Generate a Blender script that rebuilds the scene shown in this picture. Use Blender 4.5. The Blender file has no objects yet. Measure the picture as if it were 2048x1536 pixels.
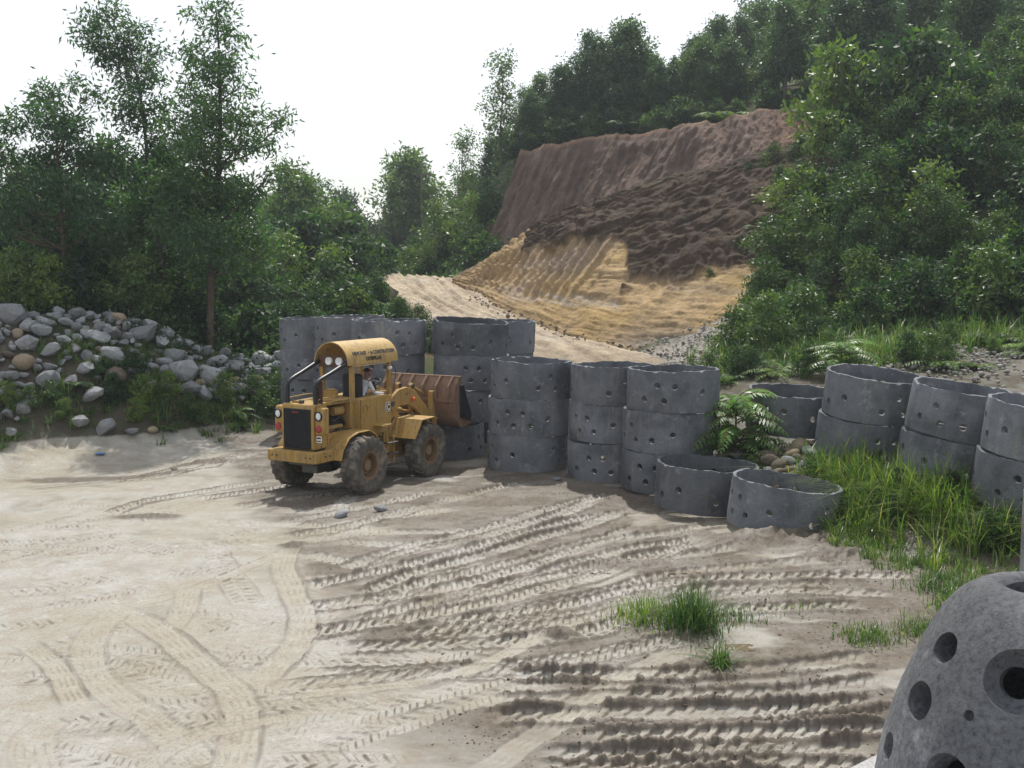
import bpy, bmesh, math, random
import numpy as np
from mathutils import Vector, Matrix, Euler

# ------------------------------------------------------------------ camera
R = math.radians
PITCH = R(5.7); F = 2196.0; CAMH = 5.0
scene = bpy.context.scene
COL = scene.collection
cam_d = bpy.data.cameras.new('camera'); cam = bpy.data.objects.new('camera', cam_d); COL.objects.link(cam)
cam.location = (0, 0, CAMH); cam.rotation_euler = (R(90) - PITCH, 0, 0)
cam_d.sensor_width = 36; cam_d.lens = 36 * F / 2048; cam_d.clip_start = .1; cam_d.clip_end = 3000
scene.camera = cam
# ------------------------------------------------------------------ sky, sun, exposure
SUN_AZ = R(6); SUN_EL = R(59)          # azimuth clockwise from +Y: behind the scene, a little to the right
world = bpy.data.worlds.new('World'); scene.world = world; world.use_nodes = True
wn = world.node_tree; wn.nodes.clear()
def wnode(t, **k):
    n = wn.nodes.new(t)
    for a, b in k.items(): setattr(n, a, b)
    return n
sky = wnode('ShaderNodeTexSky', sky_type='NISHITA', sun_disc=False, sun_elevation=SUN_EL, sun_rotation=SUN_AZ,
            air_density=1.0, dust_density=3.0, ozone_density=1.0, altitude=0)
tc = wnode('ShaderNodeTexCoord'); mp = wnode('ShaderNodeMapping'); mp.inputs['Scale'].default_value = (1, 1, 3.2)
nz = wnode('ShaderNodeTexNoise'); nz.inputs['Scale'].default_value = 1.6; nz.inputs['Detail'].default_value = 7; nz.inputs['Roughness'].default_value = .55
rp = wnode('ShaderNodeValToRGB'); rp.color_ramp.elements[0].position = .30; rp.color_ramp.elements[1].position = .56
rp.color_ramp.elements[0].color = (.05, .05, .05, 1); rp.color_ramp.elements[1].color = (.6, .6, .6, 1)
mx = wnode('ShaderNodeMix', data_type='RGBA'); mx.inputs['B'].default_value = (9.6, 9.7, 9.8, 1)
bg = wnode('ShaderNodeBackground'); bg.inputs['Strength'].default_value = .12
wo = wnode('ShaderNodeOutputWorld')
L = wn.links.new
L(tc.outputs['Generated'], mp.inputs['Vector']); L(mp.outputs['Vector'], nz.inputs['Vector']); L(nz.outputs['Fac'], rp.inputs['Fac'])
L(rp.outputs['Color'], mx.inputs['Factor']); L(sky.outputs['Color'], mx.inputs['A']); L(mx.outputs['Result'], bg.inputs['Color']); L(bg.outputs['Background'], wo.inputs['Surface'])
sun_d = bpy.data.lights.new('sun', 'SUN'); sun = bpy.data.objects.new('sun', sun_d); COL.objects.link(sun)
sun_d.energy = 3.7; sun_d.angle = R(.6); sun_d.color = (1, .965, .9)
sdir = Vector((math.sin(SUN_AZ) * math.cos(SUN_EL), math.cos(SUN_AZ) * math.cos(SUN_EL), math.sin(SUN_EL)))
sun.rotation_euler = sdir.to_track_quat('Z', 'Y').to_euler(); sun.location = sdir * 60
vs = scene.view_settings; scene.display_settings.display_device = 'sRGB'
vs.view_transform = 'Standard'; vs.look = 'None'; vs.gamma = 1; vs.exposure = 0.2; vs.use_curve_mapping = False
scene.cycles.use_denoising = True
scene.cycles.max_bounces = 8; scene.cycles.diffuse_bounces = 3; scene.cycles.glossy_bounces = 2
scene.cycles.transmission_bounces = 4; scene.cycles.transparent_max_bounces = 6; scene.cycles.volume_bounces = 0
scene.cycles.caustics_reflective = False; scene.cycles.caustics_refractive = False

# ------------------------------------------------------------------ helpers
CP, SP = math.cos(PITCH), math.sin(PITCH)
def ray(px, py):
    a = (px - 1024) / F; b = (py - 768) / F
    return np.array([a, CP - b * SP, -SP - b * CP])
def W(px, py, d):                       # the point seen at photo pixel (px, py), d metres ahead
    r = ray(px, py); return np.array([0, 0, CAMH]) + r * (d / r[1])
def G(px, py, z=0.):                    # the point at height z seen at that pixel
    r = ray(px, py); return np.array([0, 0, CAMH]) + r * ((z - CAMH) / r[2])

def h2(xi, yi, seed):
    h = (xi * 374761393 + yi * 668265263 + seed * 1442695041) & 0xffffffff
    h = ((h ^ (h >> 13)) * 1274126177) & 0xffffffff
    return ((h ^ (h >> 16)) & 0xffff) / 65535.0
def vn(x, y, seed=0):
    xi = np.floor(x).astype(np.int64); yi = np.floor(y).astype(np.int64); u = x - xi; v = y - yi
    u = u * u * (3 - 2 * u); v = v * v * (3 - 2 * v)
    a = h2(xi, yi, seed); b = h2(xi + 1, yi, seed); c = h2(xi, yi + 1, seed); d = h2(xi + 1, yi + 1, seed)
    return a + (b - a) * u + (c - a) * v + (a - b - c + d) * u * v
def fbm(x, y, octs=4, seed=0, gain=.5):
    x = np.asarray(x, float); y = np.asarray(y, float)
    s = 0; a = 1; t = 0
    for o in range(octs):
        s = s + a * vn(x * 2 ** o + 17.3 * o, y * 2 ** o - 9.1 * o, seed + o); t += a; a *= gain
    return s / t * 2 - 1
def sstep(a, b, x):
    t = np.clip((x - a) / (b - a), 0, 1); return t * t * (3 - 2 * t)

def raw_mesh(name, v, f, smooth=False, attrs=None, colors=None):
    """v (n,3); f (m,3|4) int array or list of tuples"""
    me = bpy.data.meshes.new(name)
    if isinstance(f, np.ndarray):
        v = np.asarray(v, np.float32); k = f.shape[1]
        me.vertices.add(len(v)); me.vertices.foreach_set('co', v.ravel())
        me.loops.add(f.size); me.loops.foreach_set('vertex_index', f.astype(np.int32).ravel())
        me.polygons.add(len(f)); me.polygons.foreach_set('loop_start', np.arange(0, f.size, k, dtype=np.int32))
        if smooth: me.polygons.foreach_set('use_smooth', np.ones(len(f), bool))
        me.update(calc_edges=True)
    else:
        me.from_pydata([tuple(p) for p in v], [], f)
        if smooth: me.polygons.foreach_set('use_smooth', np.ones(len(f), bool))
        me.update()
    for n, a in (attrs or {}).items():
        at = me.attributes.new(n, 'FLOAT', 'POINT'); at.data.foreach_set('value', np.asarray(a, np.float32))
    for n, a in (colors or {}).items():
        a = np.asarray(a, np.float32)
        if a.shape[1] == 3: a = np.c_[a, np.ones(len(a), np.float32)]
        at = me.attributes.new(n, 'FLOAT_COLOR', 'POINT'); at.data.foreach_set('color', a.ravel())
    return me
def link(name, me, mat=None, parent=None, loc=None, rot=None, scale=None):
    o = bpy.data.objects.new(name, me); COL.objects.link(o)
    if mat is not None and me is not None and not me.materials: me.materials.append(mat)
    if parent is not None: o.parent = parent
    if loc is not None: o.location = loc
    if rot is not None: o.rotation_euler = rot
    if scale is not None: o.scale = scale if hasattr(scale, '__len__') else (scale,) * 3
    return o
def tag(o, label, cat, group=None, kind=None):
    o['label'] = label; o['category'] = cat
    if group: o['group'] = group
    if kind: o['kind'] = kind
    return o
def struct(o, label=None): 
    o['kind'] = 'structure'
    if label: o['label'] = label
    return o
def stuff(o, label=None, cat=None):
    o['kind'] = 'stuff'
    if label: o['label'] = label
    if cat: o['category'] = cat
    return o
def empty(name, loc, rz=0.):
    o = bpy.data.objects.new(name, None); COL.objects.link(o); o.location = loc; o.rotation_euler = (0, 0, rz); o.empty_display_size = .3
    return o
def copy_tree(o, parent=None):
    c = o.copy(); COL.objects.link(c)
    if parent is not None:
        c.parent = parent; c.matrix_parent_inverse = o.matrix_parent_inverse.copy()
    for ch in o.children: copy_tree(ch, c)
    return c
def grid_faces(nr, nc):
    i = np.arange((nr - 1) * (nc - 1)); r = i // (nc - 1); c = i % (nc - 1); a = r * nc + c
    return np.stack([a, a + 1, a + nc + 1, a + nc], 1)

# ------------------------------------------------------------------ materials
class Mat:
    def __init__(s, name):
        s.m = bpy.data.materials.new(name); s.m.use_nodes = True; s.t = s.m.node_tree; s.t.nodes.clear()
        s.out = s.n('ShaderNodeOutputMaterial'); s._tc = None
    def n(s, typ, ins=None, **pr):
        nd = s.t.nodes.new(typ)
        for k, v in pr.items(): setattr(nd, k, v)
        for k, v in (ins or {}).items(): s.set(nd.inputs[k], v)
        return nd
    def set(s, sock, v):
        if isinstance(v, bpy.types.NodeSocket): s.t.links.new(v, sock)
        elif isinstance(v, bpy.types.Node): s.t.links.new(v.outputs[0], sock)
        elif isinstance(v, (tuple, list)) and sock.type == 'RGBA' and len(v) == 3: sock.default_value = (*v, 1)
        else: sock.default_value = v
    def co(s, which='Object'):
        if not s._tc: s._tc = s.n('ShaderNodeTexCoord')
        return s._tc.outputs[which]
    def noise(s, scale, detail=4, rough=.55, vec=None, dist=0.):
        return s.n('ShaderNodeTexNoise', {'Vector': vec or s.co(), 'Scale': scale, 'Detail': detail, 'Roughness': rough, 'Distortion': dist}).outputs['Fac']
    def ramp(s, fac, stops):
        r = s.n('ShaderNodeValToRGB', {'Fac': fac}); e = r.color_ramp.elements
        while len(e) < len(stops): e.new(.5)
        for el, (p, c) in zip(e, stops):
            el.position = p; el.color = (*c, 1) if hasattr(c, '__len__') else (c, c, c, 1)
        return r.outputs['Color']
    def mix(s, fac, a, b, blend='MIX'):
        m = s.n('ShaderNodeMix', data_type='RGBA', blend_type=blend); s.set(m.inputs['Factor'], fac); s.set(m.inputs['A'], a); s.set(m.inputs['B'], b)
        return m.outputs['Result']
    def math(s, op, a, b=0.):
        m = s.n('ShaderNodeMath', operation=op); s.set(m.inputs[0], a); s.set(m.inputs[1], b); return m.outputs[0]
    def attr(s, name, out='Fac'):
        return s.n('ShaderNodeAttribute', attribute_name=name).outputs[out]
    def bump(s, h, strength=.5, dist=.02, nrm=None):
        b = s.n('ShaderNodeBump', {'Height': h, 'Strength': strength, 'Distance': dist})
        if nrm is not None: s.set(b.inputs['Normal'], nrm)
        return b.outputs['Normal']
    def bsdf(s, color, rough=.8, spec=.3, metal=0., normal=None, **kw):
        p = s.n('ShaderNodeBsdfPrincipled', {'Base Color': color, 'Roughness': rough, 'Specular IOR Level': spec, 'Metallic': metal})
        if normal is not None: s.set(p.inputs['Normal'], normal)
        for k, v in kw.items(): s.set(p.inputs[k], v)
        s.t.links.new(p.outputs[0], s.out.inputs['Surface']); return p

def mat_plain(name, c, rough=.6, spec=.4, metal=0., var=.25, scale=6., dirt=None, dirt_amt=.5, bump=0.):
    m = Mat(name)
    nz = m.noise(scale, 6, .6)
    col = m.ramp(nz, [(.25, tuple(x * (1 - var) for x in c)), (.75, tuple(min(1, x * (1 + var)) for x in c))])
    if dirt:
        d = m.ramp(m.noise(scale * .45, 8, .68), [(.5 - .02, 0.), (.5 + .2, 1.)])
        col = m.mix(m.math('MULTIPLY', d, dirt_amt), col, dirt)
    nr = m.bump(m.noise(scale * 6, 4), bump, .01) if bump else None
    m.bsdf(col, rough, spec, metal, nr); return m.m
# ------------------------------------------------------------------ terrain height
ctrl = []
def cp(p): ctrl.append(tuple(p))
for x in (-34, -24, -16, -10, -5, 0, 4.5):                    # the flat yard
    for y in (2, 10, 17, 24): cp((x, y, 0))
for x, y in ((-4, 30), (0, 31), (-7, 29.5), (6.2, 19.3), (8.5, 17.3), (12, 14.5), (14, 10), (9, 12), (20, 2), (5.3, 21.4), (3.5, 25), (2.5, 27.5), (-3.3, 28.5), (-5.8, 32)): cp((x, y, 0))
FOOT = [G(-250, 915), G(0, 905), G(150, 893), G(300, 885), G(420, 873), G(530, 858)]
cpx = [(-250, 640), (0, 632), (120, 622), (230, 634), (350, 664), (500, 722)]
CREST = [W(px, py, f[1] + 3.6) for (px, py), f in zip(cpx, FOOT)]
for f, c in zip(FOOT, CREST):
    cp(f - np.array([0, .4, 0])); cp(c); cp(c + np.array([0, 1.2, -.15])); cp(f * .5 + c * .5 + np.array([0, -.25, .15]))
    cp(c + np.array([-.5, 4.5, -1.1]))
for p in ((-40, 34, 3.4), (-40, 30, 0), (-28, 46, 2.6), (-14, 46, 2.7), (-8, 42, 2.7), (-7.4, 38, 2.0), (-5.5, 37.4, 1.2), (-6.25, 34.9, 0), (-4.9, 33.2, 0), (-1, 33.6, .2), (0, 35, .5), (-6.6, 36.4, .3), (-9, 55, 3.2), (-22, 62, 2.2), (-45, 60, 2), (-40, 95, 1)): cp(p)
# right bank
for p in ((6.5, 25.6, 1.5), (7.8, 24.0, 1.08), (8.9, 22, 1.02), (9.6, 20, .85), (5.7, 23.6, .85), (7.2, 21.6, .65), (12.5, 19.5, 1.0), (16, 16, .8), (22, 20, 2.2),
          (5.3, 28, 1.9), (4.0, 30.5, 1.7), (2.0, 32.5, 1.2)): cp(p)
for t in ((1900, 720, 30), (2150, 720, 29), (1500, 738, 30), (1400, 722, 35), (1330, 730, 37), (1560, 690, 35), (1700, 676, 35), (2000, 655, 35), (2300, 640, 35), (1500, 640, 41),
          (1620, 520, 43), (1800, 480, 42), (2000, 430, 42), (2300, 380, 42), (1700, 330, 49), (1900, 280, 49), (2200, 230, 49), (1720, 235, 59), (2000, 150, 60), (2300, 100, 60),
          (1850, 130, 76), (2100, 90, 78), (1600, 170, 76), (1450, 205, 76), (1300, 235, 75), (1150, 262, 74), (1060, 282, 73), (1850, 60, 110), (2200, 30, 110), (1400, 150, 110),
          (1005, 330, 75), (960, 420, 75), (900, 500, 74), (840, 535, 76), (1100, 330, 110), (950, 500, 110)): cp(W(*t))
# cut and road (surfaces laid over the terrain)
BASE = [(905, 556, 57.5), (962, 592, 53), (1012, 624, 50), (1100, 657, 47), (1200, 684, 44.5), (1310, 702, 42.5), (1500, 714, 39.5)]
TANT = [(915, 552, 58), (985, 521, 55.5), (1088, 483, 53), (1175, 470, 51), (1262, 482, 49.5), (1370, 502, 47.5), (1560, 528, 43.8)]
MIDB = [(922, 549, 58.5), (1000, 508, 56.5), (1092, 458, 54), (1195, 428, 52.5), (1300, 418, 51), (1420, 414, 49.5), (1620, 425, 46)]
CRES = [(930, 546, 59), (1005, 500, 57.5), (1098, 438, 55.5), (1200, 398, 54.5), (1320, 364, 53.5), (1530, 306, 52), (1730, 282, 48.5)]
UPB = [(960, 540, 67), (1040, 500, 66), (1140, 450, 65), (1250, 402, 64), (1360, 362, 63), (1480, 322, 61.5), (1650, 290, 58)]
UPT = [(1040, 303, 69.5), (1085, 290, 69), (1170, 278, 68.5), (1270, 267, 67.5), (1400, 249, 66.5), (1490, 226, 65.5), (1640, 208, 62)]
RDL = [(735, 548, 60), (765, 560, 56), (800, 592, 51), (842, 620, 47), (890, 650, 43), (960, 700, 38.5), (1040, 790, 33.5)]
RDR = [(905, 555, 60.5), (940, 572, 56), (985, 606, 51.5), (1080, 650, 47.5), (1190, 686, 44), (1310, 716, 40), (1440, 790, 33.0)]
LOW = np.array([0, 0, -.5])
for rw, dz in ((BASE, -.6), (RDL, -.6), (RDR, -.6)):
    for t in rw[::2]: cp(W(*t) + np.array([0, 0, dz]))
for t in CRES[1::2]: cp(W(*t) + np.array([.3, 1.6, -1.2]))
for t in UPB[1::2]: cp(W(*t) + np.array([0, 0, -.8]))
for t in UPT[::2]: cp(W(*t) + np.array([0, .9, -.1]))
for t in ((720, 660, 43), (690, 620, 50), (640, 580, 56), (760, 690, 38)): cp(W(*t) + np.array([-.5, 0, -.3]))
for p in ((-8, 66, 4.0), (-4, 72, 4.6), (-14, 80, 3.2), (-4, 95, 4), (-25, 105, 2), (-10, 130, 4), (-80, 120, 0), (-90, 60, 0), (-80, 10, 0), (70, 10, 3), (80, 40, 14), (90, 90, 30), (40, 150, 34), (0, 190, 12), (-60, 190, 6), (-90, 190, 6), (90, 190, 36)): cp(p)
CT = np.array(ctrl, float)
_d = np.sqrt(((CT[:, None, :2] - CT[None, :, :2]) ** 2).sum(2)); _n = len(CT)
_A = np.zeros((_n + 3, _n + 3)); _A[:_n, :_n] = -_d + np.eye(_n) * .02; _A[:_n, _n] = 1; _A[:_n, n1 := _n + 1] = CT[:, 0]; _A[:_n, _n + 2] = CT[:, 1]; _A[_n:, :_n] = _A[:_n, _n:].T
_w = np.linalg.solve(_A, np.r_[CT[:, 2], 0, 0, 0])
def H0(x, y):
    x = np.atleast_1d(np.asarray(x, float)); y = np.atleast_1d(np.asarray(y, float)); out = np.empty(x.shape)
    xf, yf, of = x.ravel(), y.ravel(), out.reshape(-1)
    for i in range(0, len(xf), 40000):
        a, b = xf[i:i + 40000], yf[i:i + 40000]
        d = np.sqrt((a[:, None] - CT[None, :, 0]) ** 2 + (b[:, None] - CT[None, :, 1]) ** 2)
        of[i:i + 40000] = -(d @ _w[:_n]) + _w[_n] + _w[_n + 1] * a + _w[_n + 2] * b
    return of.reshape(x.shape)
def flat(z):                                                  # keep the yard flat where the spline only ripples
    return np.where(np.abs(z) < .35, z * sstep(.08, .35, np.abs(z)), z)
def Hs(x, y): return float(flat(H0(x, y))[0])

# ------------------------------------------------------------------ yard with wheel ruts
ys = 9.3 * np.exp(np.arange(0, math.log(36.2 / 9.3), .0023)); NC = 1200; us = np.linspace(-1, 1, NC)
YY = np.repeat(ys[:, None], len(us), 1); XX = us[None, :] * (YY * .5 + 1.6)
# the spline is evaluated on a thinned grid and interpolated
iy = np.unique(np.r_[np.arange(0, len(ys), 6), len(ys) - 1]); ix = np.unique(np.r_[np.arange(0, NC, 12), NC - 1])
Hc = flat(H0(XX[np.ix_(iy, ix)], YY[np.ix_(iy, ix)]))
tmp = np.stack([np.interp(np.arange(NC), ix, r) for r in Hc]); BZ = np.stack([np.interp(np.arange(len(ys)), iy, tmp[:, c]) for c in range(NC)], 1)
yardness = 1 - sstep(.12, .5, np.abs(BZ))
churn = sstep(-.6, .9, XX + 1.3 + (YY - 11.3) * .36 + .7 * fbm(XX * .5, YY * .5, 3, 5)) * yardness
disp = .05 * fbm(XX * .35, YY * .35, 3, 1) + .016 * fbm(XX * 1.6, YY * 1.6, 3, 2)
disp += churn * (.022 * fbm(XX * 3.5, YY * 5.5, 4, 3))
mud = np.clip(churn * (.50 + .16 * sstep(1.5, 5.5, XX) + .34 * sstep(-.1, .45, fbm(XX * 1.1, YY * 1.9, 4, 60))) * (1 - .6 * sstep(.15, .4, fbm(XX * .7 + 9, YY * 1.2, 4, 63))), 0, 1); pale = np.zeros_like(XX)  # churned mud mask; tracks later add painted lug and berm shade
def spline(pts, step):
    pts = np.asarray(pts, float)
    P = np.vstack([2 * pts[0] - pts[1], pts, 2 * pts[-1] - pts[-2]]); out = []
    for i in range(1, len(P) - 2):
        n = max(2, int(np.linalg.norm(P[i + 1] - P[i]) / step)); t = np.linspace(0, 1, n, endpoint=False)[:, None]
        a, b, c, d = P[i - 1], P[i], P[i + 1], P[i + 2]
        out.append(.5 * (2 * b + (c - a) * t + (2 * a - 5 * b + 4 * c - d) * t ** 2 + (3 * b - a - 3 * c + d) * t ** 3))
    out.append(pts[-1:]); return np.vstack(out)
def track(pix, hw, depth, lug, pitch, berm, seed, kind='lug', world=False):
    global disp, mud, pale
    pts = np.array([p if world else G(*p)[:2] for p in pix]); S = spline(pts, .16)
    T = np.gradient(S, axis=0); T /= np.linalg.norm(T, axis=1)[:, None] + 1e-9
    arc = np.r_[0, np.cumsum(np.linalg.norm(np.diff(S, axis=0), axis=1))]
    m = hw * 2.2
    r0, r1 = np.searchsorted(ys, [S[:, 1].min() - m, S[:, 1].max() + m]); r1 = min(r1 + 1, len(ys))
    if r1 <= r0: return
    sub = (slice(r0, r1), slice(None)); x = XX[sub]; y = YY[sub]
    sel = (x > S[:, 0].min() - m) & (x < S[:, 0].max() + m); xs, yv = x[sel].astype(np.float32), y[sel].astype(np.float32)
    if not len(xs): return
    best = np.full(len(xs), 1e9, np.float32); bi = np.zeros(len(xs), np.int32)
    for k in range(len(S)):
        d = (xs - np.float32(S[k, 0])) ** 2 + (yv - np.float32(S[k, 1])) ** 2
        w = d < best; best[w] = d[w]; bi[w] = k
    dx, dy = xs - S[bi, 0], yv - S[bi, 1]
    s = arc[bi] + dx * T[bi, 0] + dy * T[bi, 1]; lat = -dx * T[bi, 1] + dy * T[bi, 0]
    wob = fbm(s * 1.3, s * 0 + seed, 3, seed); u = (lat + .05 * wob) / hw / (1 + .1 * fbm(s * .9, s * 0 + 3.3, 2, seed + 7)); au = np.abs(u)
    fade = sstep(-.05, .5, s) * (1 - sstep(arc[-1] - .5, arc[-1] + .05, s)) * (.65 + .35 * sstep(-.3, .3, fbm(s * .4, s * 0 + 8.8, 2, seed + 3)))
    ins = (1 - sstep(.86, 1.04, au)) * fade
    rough = fbm(xs * 7, yv * 7, 3, seed + 11)
    if kind == 'lug':
        ph = (s / pitch + .62 * au + .04 * rough) % 1
        lm = sstep(0, .1, ph) * (1 - sstep(.42, .56, ph)) * sstep(.06, .16, au)
        fl = -depth + lug * lm * (.7 + .4 * rough)
    else:
        g = .5 + .5 * np.cos(u * math.pi * 4.2); br = sstep(.1, .3, np.abs((s / pitch) % 1 - .5))
        fl = -depth - lug * (g > .82) * br
    bm = np.exp(-((au - 1.2) / .20) ** 2) * (.55 + .5 * np.clip(fbm(s * .8 + u * .7, s * 0 + seed * 1.7, 3, seed + 5) + .45, 0, 1.4)) * fade
    bumpy = 1 + .6 * fbm(xs * 20, yv * 20, 3, seed + 21)
    h = disp[sub]; hv = h[sel]; hv = hv * (1 - .8 * ins) + ins * fl + berm * bm * np.clip(bumpy, .2, 2); h[sel] = hv; disp[sub] = h
    a = mud[sub]; av = a[sel]; av = av * (1 - .66 * ins); av = np.maximum(av, np.clip(bm * berm * 30, 0, 1.1))  # berms: wet mud, darkened further to carry the shade of backlit ridges
    if kind == 'lug': ew = (np.exp(-((ph - .04) / .10) ** 2) + np.exp(-((ph - .52) / .10) ** 2) + np.exp(-((ph - 1.04) / .10) ** 2)) * sstep(.05, .15, au); av = np.maximum(av, ins * ew * np.clip(lug * 22, 0, .95) * (.75 + .5 * rough))  # shadow lines of the tread lugs, painted in as mud brown
    a[sel] = av; mud[sub] = a
    if kind != 'lug':
        a = pale[sub]; a[sel] = np.maximum(a[sel] * 1, ins); pale[sub] = a
# faint old tread marks on the hard sand at the left
rs = random.Random(4)
for i in range(60):
    px, py = rs.uniform(-150, 700), rs.uniform(1000, 1540); p = G(px, py)[:2]; an = rs.gauss(.25, .5); l = rs.uniform(1.5, 4)
    track([p, p + np.array([math.cos(an), math.sin(an)]) * l * .5 + rs.uniform(-.1, .1), p + np.array([math.cos(an), math.sin(an)]) * l], .21, .012, .03, .21, .012, 400 + i, world=True)
def fan(top, bot, n, rgn, jit):
    top, bot = np.array(top, float), np.array(bot, float); out = []
    for k in range(n):
        q = (k + rgn.uniform(-.28, .28)) / (n - 1); c = top + (bot - top) * q; c[:, 1] += [rgn.uniform(-jit, jit) for _ in c]; c[0, 0] += rgn.uniform(-90, 60); c[-1, 0] += rgn.uniform(-70, 130); out.append([tuple(p) for p in c])
    return out
rf = random.Random(77)
MIDF = fan([(1230, 985), (1100, 1018), (950, 1060), (800, 1102), (630, 1140)], [(1490, 1095), (1300, 1122), (1100, 1178), (900, 1232), (620, 1282)], 9, rf, 6) + fan([(1800, 1130), (1560, 1130), (1340, 1150), (1160, 1195), (980, 1240)], [(1800, 1215), (1560, 1212), (1320, 1232), (1100, 1275), (640, 1300)], 5, rf, 5) + [[(1050, 965), (900, 1000), (740, 1045), (560, 1080)], [(1340, 1290), (1180, 1322), (1000, 1345), (820, 1352), (520, 1378)]]
LOWF = fan([(1850, 1318), (1560, 1345), (1250, 1362), (900, 1362)], [(1760, 1580), (1500, 1566), (1300, 1570), (1100, 1575)], 7, rf, 6)
UPF = [[(640, 945), (520, 965), (400, 985), (290, 1005), (215, 1030)], [(560, 902), (440, 912), (300, 928), (160, 938), (40, 950)], [(700, 985), (560, 1002), (460, 1018)], [(520, 905), (380, 940), (200, 960)], [(640, 960), (500, 985), (380, 1002)], [(880, 985), (760, 1010), (560, 1050)], [(1440, 1270), (1240, 1300), (1060, 1328), (860, 1345), (600, 1352)]]
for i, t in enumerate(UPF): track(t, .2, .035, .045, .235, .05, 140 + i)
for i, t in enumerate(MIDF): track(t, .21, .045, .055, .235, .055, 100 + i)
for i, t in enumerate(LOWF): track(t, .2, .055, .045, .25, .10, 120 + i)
TYR = [
 ([(582, 1092), (568, 1130), (590, 1190), (608, 1240), (585, 1300), (520, 1355), (470, 1380)], .19),
 ([(210, 1205), (330, 1270), (420, 1340), (476, 1400), (490, 1455), (462, 1560)], .2),
 ([(245, 1215), (185, 1275), (180, 1335), (235, 1395), (310, 1445), (420, 1540)], .19),
 ([(570, 1105), (470, 1145), (370, 1180), (250, 1215)], .13),
 ([(378, 1170), (372, 1215), (335, 1270)], .17),
 ([(120, 1425), (72, 1480), (85, 1560)], .2),
 ([(1390, 1285), (1250, 1355), (1110, 1450), (940, 1560)], .19),
 ([(1180, 1235), (1080, 1275), (900, 1350), (700, 1378), (560, 1390)], .14),
 ([(40, 1280), (110, 1330), (160, 1420)], .15),
 ([(640, 1420), (400, 1470), (240, 1560)], .12),
]
for i, (t, hw) in enumerate(TYR): track(t, hw, .012, .02, .5, .018, 200 + i, 'tyre')
def mound(px, py, rx, ry, h, seed, rough=.6):
    global disp, mud
    c = G(px, py); q = ((XX - c[0]) / rx) ** 2 + ((YY - c[1]) / ry) ** 2; g = np.exp(-q * 1.4)
    disp += h * g * (1 + rough * fbm(XX * 5, YY * 5, 4, seed)); mud = np.maximum(mud, np.clip(g * 1.3 - .12 + .25 * fbm(XX * 3, YY * 3, 3, seed), 0, 1))
for a in ((1600, 1090, 1.5, .9, .2, 31), (1500, 1085, .9, .5, .12, 32), (1690, 1120, .8, .6, .14, 33), (1120, 1270, .35, .25, .13, 34), (1320, 1240, .5, .35, .1, 35), (590, 1095, .35, .25, .1, 36),
          (1250, 1130, 1.2, .4, .07, 37), (160, 930, 2.0, .5, .09, 38), (420, 925, 1.4, .4, .12, 39), (300, 940, 1.5, .35, .08, 40), (300, 1035, .9, .3, .07, 41), (1380, 1270, .5, .5, .1, 42), (1760, 1420, .8, .3, .08, 43), (1000, 960, 1.4, .5, .05, 44)): mound(*a)
mud = np.clip(mud, 0, 1)
fr = sstep(.15, .9, mud); disp += fr * .018 * fbm(XX * 22, YY * 22, 3, 61); disp += churn * .006 * fbm(XX * 18, YY * 18, 2, 62)
disp *= np.maximum(yardness, .12)
ZZ = BZ + disp
mm = Mat('yard_sand')
n1 = mm.noise(.35, 5, .6); n2 = mm.noise(2.2, 7, .65); n3 = mm.noise(26, 5, .7)
dry = mm.ramp(n1, [(.32, (.30, .270, .205)), (.5, (.335, .316, .27)), (.68, (.39, .384, .36))])
dry = mm.mix(mm.ramp(n2, [(.42, 0.), (.72, .75)]), dry, (.26, .215, .155))
dry = mm.mix(mm.ramp(mm.noise(5, 6, .7), [(.56, 0.), (.7, .6)]), dry, (.47, .46, .435))
dry = mm.mix(mm.math('MULTIPLY', mm.attr('pale'), .32), dry, (.335, .295, .22))
sp = mm.ramp(n3, [(.30, .55), (.5, 1.)])
dry = mm.mix(1., dry, sp, 'MULTIPLY')
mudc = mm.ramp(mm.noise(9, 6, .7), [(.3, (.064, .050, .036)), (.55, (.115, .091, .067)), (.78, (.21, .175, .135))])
col = mm.mix(mm.ramp(mm.math('ADD', mm.attr('mud'), mm.math('MULTIPLY', mm.math('SUBTRACT', n3, .5), .5)), [(.15, 0.), (.6, .9)]), dry, mudc)  # mud brown, also colouring in the shade at lug edges and berms
rgh = mm.ramp(mm.noise(.9, 5, .6), [(.38, .32), (.6, .85)])
bk_ = mm.ramp(mm.noise(3, 6, .7), [(.3, (.035, .028, .018)), (.5, (.07, .054, .035)), (.62, (.04, .06, .018)), (.8, (.10, .08, .055))])
col = mm.mix(mm.ramp(mm.math('ADD', mm.attr('bank'), mm.math('MULTIPLY', mm.math('SUBTRACT', n2, .5), .6)), [(.3, 0.), (.6, 1.)]), col, bk_)
mm.bsdf(col, rgh, .35, 0, mm.bump(mm.noise(45, 6, .75), .55, .02))
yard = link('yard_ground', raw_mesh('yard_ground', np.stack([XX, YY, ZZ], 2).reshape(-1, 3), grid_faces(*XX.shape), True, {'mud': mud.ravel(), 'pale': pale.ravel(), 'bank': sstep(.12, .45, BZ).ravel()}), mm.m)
struct(yard)
def yard_z(x, y):
    r = int(np.clip(np.searchsorted(ys, y), 0, len(ys) - 1)); c = int(np.clip(round((x / (ys[r] * .5 + 1.6) + 1) / 2 * (NC - 1)), 0, NC - 1)); return float(ZZ[r, c])
def gz(x, y):
    return yard_z(x, y) if (9.4 < y < 36 and abs(x) < y * .5 + 1.5) else Hs(x, y)

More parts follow.
